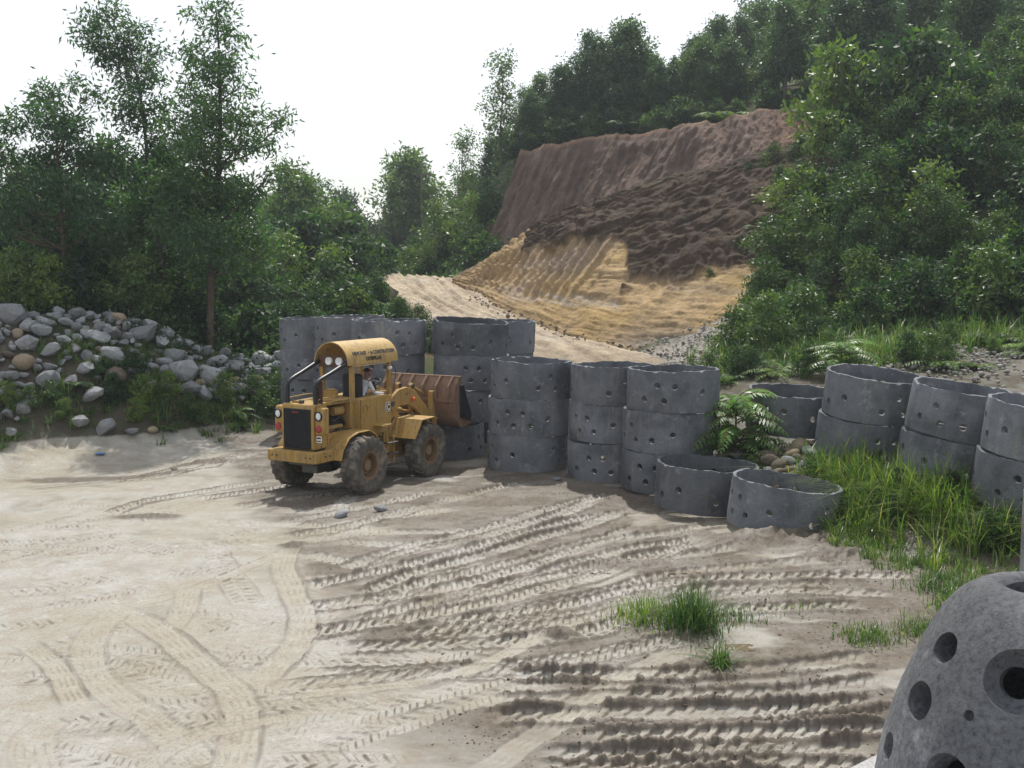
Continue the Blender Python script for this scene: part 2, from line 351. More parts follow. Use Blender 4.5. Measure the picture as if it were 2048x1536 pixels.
# ------------------------------------------------------------------ wide terrain
gx = np.r_[np.arange(-95, -30, 2.5), np.arange(-30, 34, .4), np.arange(34, 96, 2.5)]
gy = np.r_[np.arange(-12, 8, 2.), np.arange(8, 80, .4), np.arange(80, 200, 2.5)]
TX, TY = np.meshgrid(gx, gy); TZ = flat(H0(TX, TY))
under = (TY > 9.2) & (TY < 36.4) & (np.abs(TX) < TY * .5 + 1.9)
inn = (TY > 9.8) & (TY < 35.7) & (np.abs(TX) < TY * .5 + 1.2)
TZ = TZ + .12 * fbm(TX * .6, TY * .6, 4, 70) * sstep(.2, 1.2, np.abs(TZ)); TZ = np.where(inn, TZ - .45, TZ)
tm = Mat('hill_soil')
g1 = tm.noise(.5, 6, .65); g2 = tm.noise(3.5, 6, .7)
c = tm.ramp(g2, [(.3, (.060, .045, .028)), (.55, (.115, .085, .05)), (.75, (.17, .13, .08))])
c = tm.mix(tm.ramp(g1, [(.36, 0.), (.52, .92)]), c, tm.ramp(tm.noise(8, 5, .7), [(.3, (.03, .05, .014)), (.7, (.075, .10, .03))]))
c = tm.mix(tm.attr('gravel'), c, tm.ramp(tm.noise(9, 6, .75), [(.35, (.16, .13, .10)), (.55, (.38, .35, .31)), (.7, (.55, .53, .5))]))
c = tm.mix(tm.ramp(tm.math('ADD', tm.attr('sandy'), tm.math('MULTIPLY', tm.math('SUBTRACT', g1, .5), .5)), [(.35, 0.), (.6, 1.)]), c, tm.ramp(tm.noise(1.5, 7, .7), [(.3, (.24, .2, .15)), (.55, (.335, .31, .26)), (.75, (.38, .37, .34))]))
tm.bsdf(c, .9, .15, 0, tm.bump(tm.noise(9, 6, .75), .8, .12))
gp = [W(1900, 720, 30), W(2040, 740, 28.5), W(1400, 722, 35), W(1450, 735, 32), W(1780, 705, 32), W(1440, 700, 38.3), W(1390, 712, 37), W(1370, 690, 41), W(1440, 676, 41.5)]
grav = np.zeros_like(TX)
for p, r in zip(gp, (2.2, 2.0, 2.0, 1.8, 1.6, 1.8, 1.6, 2.2, 2.4)): grav = np.maximum(grav, np.exp(-(((TX - p[0]) ** 2 + (TY - p[1]) ** 2) / r ** 2)))
grav = np.clip(grav * 1.5 + .35 * fbm(TX * 1.2, TY * 1.2, 3, 71) - .35, 0, 1)
terr = link('terrain', raw_mesh('terrain', np.stack([TX, TY, TZ], 2).reshape(-1, 3), grid_faces(*TX.shape), True, {'gravel': grav.ravel(), 'sandy': ((1 - sstep(.15, .6, np.abs(flat(H0(TX, TY))))) * (1 - sstep(33, 37, TY))).ravel()}), tm.m)
struct(terr)

# ------------------------------------------------------------------ road and cut faces
def loft(rows, ns, nt, raw=False):
    rows = [np.array([p if raw else W(*p) for p in r]) for r in rows]
    def rs_(a, n):
        S = spline(a, np.linalg.norm(np.diff(a, axis=0), axis=1).sum() / (n * 3)); k = np.r_[0, np.cumsum(np.linalg.norm(np.diff(S, axis=0), axis=1))]
        return np.stack([np.interp(np.linspace(0, k[-1], n), k, S[:, j]) for j in range(3)], 1)
    A = np.stack([rs_(r, ns) for r in rows])                      # rows x ns x 3
    out = []
    for c in range(ns): out.append(rs_(A[:, c], nt) if len(rows) > 2 else A[0, c] + (A[1, c] - A[0, c]) * np.linspace(0, 1, nt)[:, None])
    return np.stack(out, 1)                                       # nt x ns x 3
def normals(P):
    n = np.cross(np.gradient(P, axis=1), np.gradient(P, axis=0)); return n / (np.linalg.norm(n, axis=2, keepdims=True) + 1e-9)
def put(name, P, mat, attrs=None, colors=None):
    o = link(name, raw_mesh(name, P.reshape(-1, 3), grid_faces(*P.shape[:2]), True, attrs, colors), mat); return struct(o)

def earth(name, bump=.7, bdist=.12, rough=.9):
    m = Mat(name); base = m.attr('Col', 'Color')
    v = m.ramp(m.noise(1.2, 8, .75), [(.25, .55), (.5, 1.), (.75, 1.35)]); fine = m.ramp(m.noise(9, 6, .75), [(.3, .72), (.55, 1.), (.8, 1.2)])
    c = m.mix(1., m.mix(1., base, v, 'MULTIPLY'), fine, 'MULTIPLY')
    m.bsdf(c, rough, .2, 0, m.bump(m.noise(7, 7, .75), bump, bdist)); return m.m
EARTH = earth('cut_earth')

# road: ruts run along it
P = loft([RDL, RDR], 240, 110); t = np.linspace(0, 1, 110)[:, None]; s = np.linspace(0, 1, 240)[None, :]
S2 = s * 34 + 0 * t; T2 = t * 8 + 0 * s
rut = np.zeros((110, 240))
for c0, w, dp in ((.22, .028, .16), (.40, .03, .2), (.58, .022, .1), (.70, .03, .2), (.86, .03, .12)):
    cc = c0 + .09 * fbm(S2 * .15, S2 * 0 + c0 * 9, 2, 80); rut += -dp * np.exp(-((t - cc) / w) ** 2) + dp * .55 * np.exp(-((np.abs(t - cc) - w * 1.7) / (w * .7)) ** 2)
P[..., 2] += .65 * rut * (.7 + .6 * fbm(S2 * .5, T2 * 1.4, 2, 84)) + .16 * fbm(S2 * .5, T2 * .9, 5, 81) + .06 * fbm(S2 * 4, T2 * 4, 4, 82)
P[0, :, 2] -= .12 + .12 * fbm(S2[0] * 1.5, S2[0] * 0, 3, 89); P[0, :, 0] += .25 * fbm(S2[0] * .9, S2[0] * 0 + 5, 4, 88); P[1, :, 0] += .12 * fbm(S2[0] * .9, S2[0] * 0 + 5, 4, 88)
shade = fbm(S2 * .5, T2 * 1.2, 4, 83)[..., None]
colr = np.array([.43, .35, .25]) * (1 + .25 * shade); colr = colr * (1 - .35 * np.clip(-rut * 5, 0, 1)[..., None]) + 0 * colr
gr2 = np.clip(fbm(S2 * .8, T2 * .9, 3, 85) * 2 - .2, 0, 1)[..., None] * .45; colr = colr * (1 - gr2) + np.array([.44, .40, .35]) * gr2
# lower end: stony brown rubble
lo = sstep(.70, .88, s + .05 * fbm(S2 * .7, T2 * .7, 3, 86) + t * .04)[..., None]; colr = colr * (1 - .6 * lo) + np.array([.2, .15, .10]) * .6 * lo
# an earth shoulder dropping away at the left edge
sk = np.concatenate([P[:1] + np.array([-.45, -.25, -2.8]), P[:1] + np.array([-.3, -.2, -1.6]), P[:1] + np.array([-.18, -.1, -.5])], 0)
sk += .12 * np.stack([fbm(S2[:3] * .9 + k * 7, np.arange(3)[:, None] * 1.3 + 0 * s, 3, 90 + k) for k in range(3)], 2)
Pr = np.concatenate([sk, P], 0); cr = np.concatenate([np.broadcast_to(np.array([.24, .165, .085]), sk.shape) * (.9 + .3 * fbm(S2[:3], np.arange(3)[:, None] + 0 * s, 3, 93))[..., None], colr], 0)
put('dirt_road', Pr, EARTH, None, {'Col': cr.reshape(-1, 3)})

# lower cut: tan sandstone below, brown soil above
NS, NT = 420, 260
P = loft([[tuple(np.array(b) + [0, 14, -.6]) for b in BASE], BASE, TANT, MIDB, CRES], NS, NT); N = normals(P); N *= np.sign((N * (np.array([0, 0, CAMH]) - P)).sum(2, keepdims=True))
t = np.linspace(0, 1, NT)[:, None] + np.zeros((1, NS)); s = np.linspace(0, 1, NS)[None, :] + np.zeros((NT, 1)); SX = s * 19; TZm = t * 9
brk = .56 + .6 * (1 - sstep(.24, .29, s)) + .05 * fbm(SX * .5, TZm * 0, 3, 300) - .25 * sstep(.60, .67, s + .012 * fbm(TZm * 1.2, TZm * 0, 3, 301)) * (1 - .25 * sstep(.75, .9, s))
brown = sstep(-.02, .03, t - brk + .08 * fbm(SX * 1.2, TZm * 1.2, 5, 302))
gl = SX * 1.75 - TZm * .10 + .25 * fbm(SX * .5, TZm * .4, 2, 303); phs = gl % 1
rib = (np.minimum(phs / .75, (1 - phs) / .25)) ** 1.3
ribm = sstep(.07, .16, s) * (1 - sstep(.52, .62, s)) * sstep(.18, .30, t) * (1 - brown) * (.55 + .6 * np.clip(fbm(SX * .6, TZm * .5, 2, 304) + .4, 0, 1))
strat = fbm(SX * .25, TZm * 3.2 + SX * .25, 3, 305)
d = ribm * (rib - .5) * .36 + (1 - brown) * .10 * strat + .13 * fbm(SX * 1.0, TZm * 1.0, 4, 306) + .045 * fbm(SX * 4, TZm * 5, 4, 307) + (1 - brown) * sstep(.5, .62, s) * .06 * (np.abs(fbm(SX * .6, TZm * 4.5, 3, 321)) * 2 - .4)
# brown: diagonal erosion gullies and overhanging clods
gul = np.minimum(np.abs(fbm(SX * .55 - TZm * 1.3, SX * .35 + TZm * .35, 4, 308)) * 3.2, np.abs(fbm(SX * .8 + 4, TZm * 1.1, 4, 318)) * 3.6) ** .8
d += brown * ((np.minimum(gul, 1.) - .5) * .24 + .20 * fbm(SX * .5 - TZm * .9, TZm * .5 + SX * .2, 5, 309) + .04 * fbm(SX * 9, TZm * 9, 3, 320) + .06 * fbm(SX * 3.5, TZm * 4.5, 3, 319) + .22) * (1 - .6 * sstep(.93, 1., t))
P = P + N * d[..., None]
tan = np.array([.39, .275, .145]); pink = np.array([.37, .28, .2]); yel = np.array([.42, .285, .115]); gry = np.array([.36, .32, .275])
f1 = fbm(SX * .35, TZm * .8, 3, 310)[..., None]; col = tan * (1 + .15 * f1)
k = (sstep(.05, .5, fbm(SX * .3 + 5, TZm * .5, 3, 311)) * (1 - sstep(.45, .7, s)))[..., None]; col = col * (1 - k) + pink * k
k = (sstep(.42, .6, s) * sstep(-.2, .3, fbm(SX * .4, TZm * .7, 3, 312)))[..., None] * .85; col = col * (1 - k) + yel * k
k = (np.clip(1 - np.abs(strat + .35) * 5, 0, 1) * sstep(.3, .5, s) * (1 - sstep(.2, .4, t)))[..., None] * .8; col = col * (1 - k) + gry * k
k = (sstep(.55, .8, s) * (1 - sstep(.1, .2, t)))[..., None] * .7; col = col * (1 - k) + np.array([.20, .16, .12]) * k
bc = np.array([.074, .050, .033]) * (1 + .35 * fbm(SX * .8, TZm * 1.2, 4, 313))[..., None]; k = (sstep(.2, .6, fbm(SX * .9 - TZm * .8, TZm * .9, 4, 314)))[..., None] * .6; bc = bc * (1 - k) + np.array([.125, .088, .054]) * k
k = (sstep(.45, .7, fbm(SX * .7, TZm * 1.1, 3, 315)))[..., None] * .75; bc = bc * (1 - k) + np.array([.055, .062, .022]) * k
col = col * (1 - brown[..., None]) + bc * brown[..., None]
# shelf running back from the crest
back = np.concatenate([P[-1:] + np.array([.15, .8, .02]), P[-1:] + np.array([.3, 2.0, -.35]), P[-1:] + np.array([.5, 4.0, -1.2])], 0)
P = np.concatenate([P, back], 0); col = np.concatenate([col, np.repeat(col[-1:], 3, 0)], 0)
put('cut_slope', P, EARTH, None, {'Col': col.reshape(-1, 3)})

# upper cut: mauve brown clay wall with a sharp rim
NS, NT = 360, 150
P = loft([[tuple(np.array(b) + [-6, 26, -1.]) for b in UPB], UPB, UPT], NS, NT); N = normals(P); N *= np.sign((N * (np.array([0, 0, CAMH]) - P)).sum(2, keepdims=True))
t = np.linspace(0, 1, NT)[:, None] + np.zeros((1, NS)); s = np.linspace(0, 1, NS)[None, :] + np.zeros((NT, 1)); SX = s * 24; TZm = t * 6
gl = (SX * 1.25 - TZm * .5 * sstep(.35, .7, s) + .6 * fbm(SX * .6, TZm * .35, 3, 330)) % 1; rib = np.minimum(gl / .7, (1 - gl) / .3)
rdg = np.minimum(1., np.abs(fbm(SX * 1.5 - TZm * .4 * sstep(.35, .7, s), TZm * .22, 4, 338)) * 3.)
d = (rdg - .5) * .15 + .05 * fbm(SX * 7, TZm * 3, 3, 342) + (rib - .5) * .09 * (.5 + .7 * sstep(-.3, .4, fbm(SX * .3, TZm * .3, 2, 331))) + .28 * fbm(SX * .5, TZm * .5, 4, 332) + .07 * fbm(SX * 3, TZm * 2, 3, 333)
d += .7 * np.exp(-((s - .66 + t * .1) / .05) ** 2) * sstep(.2, .9, t)
d += .16 * fbm(SX * 2.2, TZm * 1.6, 4, 339) + .3 * np.clip(fbm(SX * .8, TZm * .8, 3, 340), 0, 1)
d = d * (1 - .75 * sstep(.82, 1, t))
P = P + N * d[..., None]; P[..., 2] += sstep(.8, 1, t) * (.3 * fbm(SX * .9, SX * 0, 4, 341))
col = np.array([.15, .102, .078]) * (1 + .25 * fbm(SX * .5, TZm * .4, 4, 334) + .35 * fbm(SX * 3.2, TZm * .35, 3, 343))[..., None]
k = (sstep(.55, .95, fbm(SX * 1.2, TZm * .25, 3, 335) + .6 * np.exp(-((s - .05) / .03) ** 2)))[..., None] * .7; col = col * (1 - k) + np.array([.27, .205, .165]) * k
k = sstep(.80, .95, s)[..., None] * .5; col = col * (1 - k) + np.array([.22, .12, .06]) * k
k = (sstep(.955, .985, t))[..., None] * .7; col = col * (1 - k) + np.array([.30, .19, .12]) * k
back = np.concatenate([P[-1:] + np.array([.1, .7, .05]), P[-1:] + np.array([.2, 2.6, -.35])], 0)
P = np.concatenate([P, back], 0); col = np.concatenate([col, np.repeat(col[-1:], 2, 0)], 0)
put('upper_cut', P, EARTH, None, {'Col': col.reshape(-1, 3)})
# ------------------------------------------------------------------ concrete rings with drain holes
def concrete(name, lo, hi, pits=.3, bump=.35, stain=(.36, .31, .24), scale=1.):
    m = Mat(name); oi = m.n('ShaderNodeObjectInfo').outputs['Random']
    vec = m.n('ShaderNodeVectorMath', {0: m.co()}, operation='ADD')
    cx = m.n('ShaderNodeCombineXYZ', {'X': m.math('MULTIPLY', oi, 37.), 'Y': m.math('MULTIPLY', oi, 91.)}); m.set(vec.inputs[1], cx.outputs[0]); v = vec.outputs[0]
    c = m.ramp(m.noise(2.2 * scale, 8, .7, v), [(.28, lo), (.72, hi)])
    c = m.mix(m.ramp(m.noise(.9 * scale, 5, .6, v), [(.46, 0.), (.66, .75)]), c, tuple(x * .5 for x in lo))          # damp dark areas
    c = m.mix(m.ramp(m.noise(3.3 * scale, 9, .75, v), [(.57, 0.), (.69, .6)]), c, tuple(min(1, x * 1.7) for x in hi))   # lime bloom
    sv = m.n('ShaderNodeMapping', {'Vector': v, 'Scale': (3.2, 3.2, .45)}).outputs[0]
    c = m.mix(m.ramp(m.noise(1.6 * scale, 5, .6, sv), [(.56, 0.), (.78, .32)]), c, stain)                              # run-down streaks
    sp = m.ramp(m.noise(38 * scale, 4, .8, v), [(.32, 1 - pits), (.52, 1.), (.75, 1 + pits * .6)])
    c = m.mix(1., c, sp, 'MULTIPLY'); c = m.mix(1., c, m.ramp(oi, [(0, .74), (1, 1.32)]), 'MULTIPLY')
    m.bsdf(c, .85, .25, 0, m.bump(m.noise(30 * scale, 6, .8, v), bump, .015)); return m.m
RINGM = concrete('ring_concrete', (.115, .122, .135), (.20, .207, .218))
D, HR, TH = 2.14, .93, .085
def baked(o):                                                     # apply an object's modifiers, keep only the mesh
    dg = bpy.context.evaluated_depsgraph_get(); me = bpy.data.meshes.new_from_object(o.evaluated_get(dg)); bpy.data.objects.remove(o); return me
def ring_mesh(seed):
    rg = random.Random(seed); n = 80; lv = 7; v = []; f = []
    ph = [rg.uniform(0, 6.3) for _ in range(6)]
    ov = .012 * rg.uniform(.3, 1.4)
    for side, r in ((0, D / 2), (1, D / 2 - TH)):
        for j in range(lv):
            for i in range(n):
                a = 2 * math.pi * i / n; q = j / (lv - 1)
                rr = r + ov * math.cos(2 * a + ph[0]) + .005 * math.cos(5 * a + ph[1] + q * 2); z = q * HR
                if j == lv - 1: z += .012 * math.sin(3 * a + ph[2]) + .008 * math.sin(11 * a + ph[3]) + (rg.uniform(-.011, .007) if rg.random() > .05 else rg.uniform(-.045, -.02))
                if j == 0: z += .006 * math.sin(4 * a + ph[4]) + rg.uniform(-.006, .006)
                if j in (0, lv - 1): rr += (-.012 if side == 0 else .012) + rg.uniform(-.004, .004)
                v.append((rr * math.cos(a), rr * math.sin(a), z))
    k = n * lv
    for j in range(lv - 1):
        for i in range(n):
            a, b = j * n + i, j * n + (i + 1) % n; f.append((a, b, b + n, a + n)); f.append((k + b, k + a, k + a + n, k + b + n))
    for i in range(n):
        b = (i + 1) % n; t = (lv - 1) * n; f.append((t + i, t + b, k + t + b, k + t + i)); f.append((b, i, k + i, k + b))
    o = link('tmp', raw_mesh('tmp', v, f)); bm = bmesh.new(); a0 = rg.uniform(0, 6.3)
    cuts = []
    for g in range(3):                                            # groups: two above, three below, as cast
        for da, z in ((-.20, .60), (.16, .59), (-.52, .30), (-.05, .27), (.36, .28), (.80, .45)):
            if rg.random() < .08: continue
            cuts.append((a0 + g * 2 * math.pi / 3 + da + rg.uniform(-.02, .02), z + rg.uniform(-.015, .015), rg.uniform(.062, .074)))
    for a, z, r in cuts:
        M = Matrix.Translation((math.cos(a) * (D / 2 - TH / 2), math.sin(a) * (D / 2 - TH / 2), z)) @ Matrix.Rotation(a, 4, 'Z') @ Matrix.Rotation(math.pi / 2, 4, 'Y')
        bmesh.ops.create_cone(bm, cap_ends=True, segments=14, radius1=r * .9, radius2=r * 1.08, depth=TH * 2.6, matrix=M)
    cm = bpy.data.meshes.new('cut'); bm.to_mesh(cm); bm.free(); co = link('cut', cm)
    md = o.modifiers.new('b', 'BOOLEAN'); md.object = co; md.operation = 'DIFFERENCE'; md.solver = 'EXACT'
    bpy.context.view_layer.update(); me = baked(o); bpy.data.objects.remove(co); me.name = 'concrete_ring'
    me.polygons.foreach_set('use_smooth', np.ones(len(me.polygons), bool)); me.set_sharp_from_angle(angle=R(35)); me.materials.clear(); me.materials.append(RINGM); return me
RINGS = [ring_mesh(s) for s in (1, 2, 3, 4, 5)]
rr = random.Random(9)
def ring(x, y, z, label, tilt=(0, 0), group=None):
    o = link('concrete_ring', rr.choice(RINGS), None, None, (x, y, z), Euler((R(tilt[0]), R(tilt[1]), rr.uniform(0, 6.28)), 'ZYX'))
    # rotate about the vertical first, then lean
    o.rotation_mode = 'QUATERNION'; o.rotation_quaternion = (Euler((R(tilt[0]), R(tilt[1]), 0)).to_quaternion() @ Euler((0, 0, rr.uniform(0, 6.28))).to_quaternion())
    return tag(o, label, 'concrete ring', group or 'perforated concrete rings')
LV = {1: ['single ring'], 2: ['lower ring', 'upper ring'], 3: ['bottom ring', 'middle ring', 'top ring'], 4: ['lowest ring', 'second ring up', 'third ring up', 'topmost ring']}
def stack(px, d, n, where, offs=None, tilts=None, z0=None):
    x = (px - 1024) / F * (d * CP - (0 - 0) + 0) ; x = W(px, 800, d)[0]
    zb = (gz(x, d) - .02) if z0 is None else z0
    for k in range(n):
        ox, oy = (offs or {}).get(k, (rr.uniform(-.04, .04), rr.uniform(-.04, .04)))
        ring(x + ox, d + oy, zb + k * (HR + .004), f'{LV[n][k]} of the {where}', (tilts or {}).get(k, (rr.uniform(-.6, .6), rr.uniform(-.6, .6))))
stack(629, 34.9, 4, 'grey stack farthest left, by the end of the rock bank', {3: (.0, .05)}, z0=-.12)
stack(702, 33.2, 4, 'grey stack behind the loader roof, second from left', {3: (.02, 0)}, {3: (0, -1.2)}, z0=.02)
stack(777, 31.4, 4, 'dark concrete stack right behind the loader driver', {2: (-.02, .05)}, {3: (0, .3)})
stack(941, 31.05, 4, 'dark concrete stack behind the loader bucket', {0: (-.66, -.8), 1: (-.06, .05), 2: (.0, .0)}, {2: (.5, 2.4), 3: (3., 4.0)})
stack(998, 33.2, 4, 'concrete stack peeking out behind the one at the bucket', None, {3: (0, 2.)}, z0=-.1)
stack(1058, 28.4, 3, 'dark concrete stack just right of the bucket', {2: (.05, -.02)}, {2: (0, 1.4)})
stack(1223, 27.2, 3, 'concrete stack half hidden in the middle of the row', {2: (.05, .03), 0: (-.02, 0)}, {1: (-1, 1.4)})
stack(1341, 25.4, 3, 'pale concrete stack at the near end of the tall row', {2: (.06, 0), 1: (-.02, .02), 0: (-.06, .05)})
def lone(px, d, label, tilt, z):
    p = W(px, 800, d); ring(p[0], d, z, label, tilt)
lone(1413, 23.2, 'single ring with scraped plaster patch, in front of the pale stack', (.6, 3.0), .06)
lone(1567, 21.3, 'leaning ring sunk in brown mud, nearest of the row', (.8, 6.8), .04)
lone(1584, 25.7, 'single ring behind the feathery plant on the stony bank', (4., 3.), 1.36)
def pair(px, d, z, t0, t1, dx, where):
    p = W(px, 800, d); ring(p[0] - dx, d, z, 'lower ring of the ' + where, t0)
    q = Euler((R(t0[0]), R(t0[1]), 0)).to_quaternion() @ Vector((0, 0, HR + .012)); ring(p[0] - dx * .2 + q.x, d + q.y, z + q.z + .015, 'upper ring of the ' + where, t1)
pair(1736, 24.0, .98, (4.5, 3.5), (5.5, 4.2), .06, 'two high stack in the grass, left of three')
pair(1912, 22.0, .86, (4, 5.5), (4.6, 7.5), .06, 'tilted two high stack in the grass, middle of three')
pair(2078, 20.0, .78, (4, 4.), (4.5, 5.), .04, 'two high stack cut by the right edge')

# ------------------------------------------------------------------ hollow reef dome in the foreground on a cast slab
DOMEM = concrete('dome_concrete', (.18, .185, .197), (.30, .305, .32), .5, 1., (.42, .42, .42), .9)
def prad(z): return float(np.interp(1.30 - z, [0, .02, .06, .145, .25, .39, .57, .71, .82, .99, 1.3], [.30, .345, .40, .47, .535, .605, .675, .715, .745, .78, .82]))
def dome():
    n, pr = 72, []
    Rb, Ht, Rt = .90, 1.30, .34
    for q in np.linspace(0, 1, 26):                               # profile from base to the flat top
        z = Ht * (1 - (1 - q) ** 1.6); pr.append((prad(z), z))
    pr += [(Rt - .08, Ht + .012), (.20, Ht + .005), (.175, Ht - .02)]
    inn = [(.175, Ht - .10)] + [(max(.176, r - .12), z - .10 * (z > .1)) for r, z in reversed(pr[:24])]
    prof = pr + inn; v = []; f = []; rg = random.Random(3)
    for r, z in prof:
        for i in range(n):
            a = 2 * math.pi * i / n; w = .006 * math.sin(3 * a + z * 4) + .004 * math.sin(7 * a - z * 9)
            v.append(((r + w) * math.cos(a), (r + w) * math.sin(a), z))
    m = len(prof)
    for j in range(m):
        for i in range(n):
            a, b, c, d = j * n + i, j * n + (i + 1) % n, ((j + 1) % m) * n + (i + 1) % n, ((j + 1) % m) * n + i; f.append((a, b, c, d))
    o = link('tmp', raw_mesh('tmp', v, f)); bm = bmesh.new()
    bmesh.ops.recalc_face_normals
    # az is measured from the viewer's side: 0 faces the camera, negative to the left
    for az, z, r, dp in ((-52, 1.02, .082, .6), (-10, .98, .15, .20), (-12, .97, .085, .6), (-55, .74, .10, .6), (-70, .42, .075, .6), (-31, .46, .125, .5), (-70, 1.0, .022, .2), (-27, .78, .026, .1), (-52, .15, .09, .6),
                         (35, .95, .09, .6), (22, .62, .11, .6), (60, .6, .1, .6), (20, .2, .1, .6), (100, .7, .12, .6), (150, .8, .12, .6), (-120, .7, .12, .6), (-160, .4, .12, .6), (-100, .3, .1, .6)):
        a = R(az - 26) - math.pi / 2; rs_ = prad(z); r *= 1.08; nrm = Vector((math.cos(a), math.sin(a), .35)).normalized()
        c = Vector((rs_ * math.cos(a), rs_ * math.sin(a), z))
        if dp == .20: bmesh.ops.create_icosphere(bm, subdivisions=3, radius=r, matrix=Matrix.Translation(c + nrm * .03))
        else: bmesh.ops.create_cone(bm, cap_ends=True, segments=22, radius1=r * .8, radius2=r * 1.06, depth=dp * .6, matrix=Matrix.Translation(c) @ nrm.to_track_quat('Z', 'Y').to_matrix().to_4x4())
    cm = bpy.data.meshes.new('cut'); bm.to_mesh(cm); bm.free(); co = link('cut', cm)
    bb = bmesh.new(); bb.from_mesh(o.data); bmesh.ops.recalc_face_normals(bb, faces=bb.faces); bb.to_mesh(o.data); bb.free()
    md = o.modifiers.new('b', 'BOOLEAN'); md.object = co; md.operation = 'DIFFERENCE'; md.solver = 'EXACT'; md.use_self = True
    bpy.context.view_layer.update(); me = baked(o); bpy.data.objects.remove(co); me.name = 'reef_dome'
    me.polygons.foreach_set('use_smooth', np.ones(len(me.polygons), bool)); me.set_sharp_from_angle(angle=R(40)); me.materials.clear(); me.materials.append(DOMEM); return me
tp = W(2088, 1174, 5.5); DZ = tp[2] - 1.30
o = link('reef_dome', dome(), None, None, (tp[0], tp[1], DZ)); tag(o, 'grey hollow concrete dome with round holes in the right foreground', 'concrete dome')
p0, p1 = G(1690, 1532, DZ), G(1782, 1486, DZ); ed = (p1 - p0) / np.linalg.norm(p1 - p0); pe = np.array([ed[1], -ed[0], 0])
A = p0 - ed * 1.6; B = p0 + ed * 3.4; sv = [A, B, B + pe * 3.2, A + pe * 3.2]
bm = bmesh.new(); vv = [bm.verts.new((*p[:2], DZ - .004)) for p in sv]; fc = bm.faces.new(vv); ex = bmesh.ops.extrude_face_region(bm, geom=[fc])
bmesh.ops.translate(bm, vec=(0, 0, -DZ - .2), verts=[g for g in ex['geom'] if isinstance(g, bmesh.types.BMVert)]); bmesh.ops.recalc_face_normals(bm, faces=bm.faces); bmesh.ops.bevel(bm, geom=bm.edges[:], offset=.03, segments=2, affect='EDGES')
me = bpy.data.meshes.new('cast_slab'); bm.to_mesh(me); bm.free()
tag(link('concrete_platform', me, concrete('slab_concrete', (.30, .30, .295), (.42, .42, .41), .4, .9)), 'pale rough concrete platform under the grey dome', 'platform')
# ------------------------------------------------------------------ boulders
def rock_mesh(seed, angular=1., sub=2):
    rg = np.random.default_rng(seed); bm = bmesh.new(); bmesh.ops.create_icosphere(bm, subdivisions=sub, radius=1)
    v = np.array([p.co[:] for p in bm.verts])
    for k in range(int(15 * angular) + 2):
        n = rg.normal(size=3); n /= np.linalg.norm(n); o = rg.uniform(.5, .82); dd = np.maximum(0, v @ n - o); v = v - dd[:, None] * n * (1. if angular > .5 else .6)
    v *= rg.uniform(.75, 1.15, 3) * np.array([1, .95, .8])
    v += (.012 if angular > .5 else .015) * (fbm(v[:, 0] * 3 + v[:, 2] * 2, v[:, 1] * 3 - v[:, 2], 3, seed)[:, None]) * v * 2
    for p, c in zip(bm.verts, v): p.co = c
    me = bpy.data.meshes.new('boulder'); bm.to_mesh(me); bm.free(); me.polygons.foreach_set('use_smooth', np.full(len(me.polygons), angular <= .5)); return me
def rockmat(name, lo, hi):
    m = Mat(name); oi = m.n('ShaderNodeObjectInfo').outputs['Random']
    c = m.ramp(m.noise(3, 8, .7), [(.3, lo), (.7, hi)]); c = m.mix(1., c, m.ramp(oi, [(0, .68), (1, 1.25)]), 'MULTIPLY')
    c = m.mix(m.ramp(m.noise(1.6, 6, .7), [(.56, 0.), (.7, .5)]), c, (.11, .10, .075))
    m.bsdf(c, .82, .3, 0, m.bump(m.noise(9, 7, .75), .5, .06)); return m.m
RK_G = rockmat('granite', (.185, .19, .198), (.34, .343, .345)); RK_T = rockmat('tan_stone', (.24, .185, .12), (.36, .29, .2)); RK_B = rockmat('brown_stone', (.10, .08, .06), (.20, .16, .125))
ANG = [rock_mesh(s, 1.) for s in range(1, 11)]; RND = [rock_mesh(s, .2) for s in range(20, 25)]
def rock_var(lst, m):
    out = []
    for me in lst: c = me.copy(); c.materials.clear(); c.materials.append(m); out.append(c)
    return out
RG, RT, RB = rock_var(ANG, RK_G), rock_var(RND, RK_T), rock_var(RND, RK_B)
RGR = rock_var(RND, RK_G)
def rock(x, y, z, r, me, label, group, cat='boulder', rg=random.Random(5), flat_=1.):
    o = link('boulder', me, None, None, (x, y, z), (rg.uniform(-.5, .5), rg.uniform(-.5, .5), rg.uniform(0, 6.3)), (r * rg.uniform(.85, 1.2), r * rg.uniform(.85, 1.15), r * rg.uniform(.75, 1.) * flat_))
    return tag(o, label, cat, group)
rg = random.Random(12); placed = []
fx = np.array([f[0] for f in FOOT]); fy = np.array([f[1] for f in FOOT]); cy = np.array([c[1] for c in CREST])
BG = 'boulders heaped on the left bank'
def bank_rock(x, t, r, me, label, lift=.35):
    y = np.interp(x, fx, fy) + t * 3.6; z = gz(x, y)
    rock(x, y, z + r * lift, r, me, label, BG, rg=rg); placed.append((x, y, r))
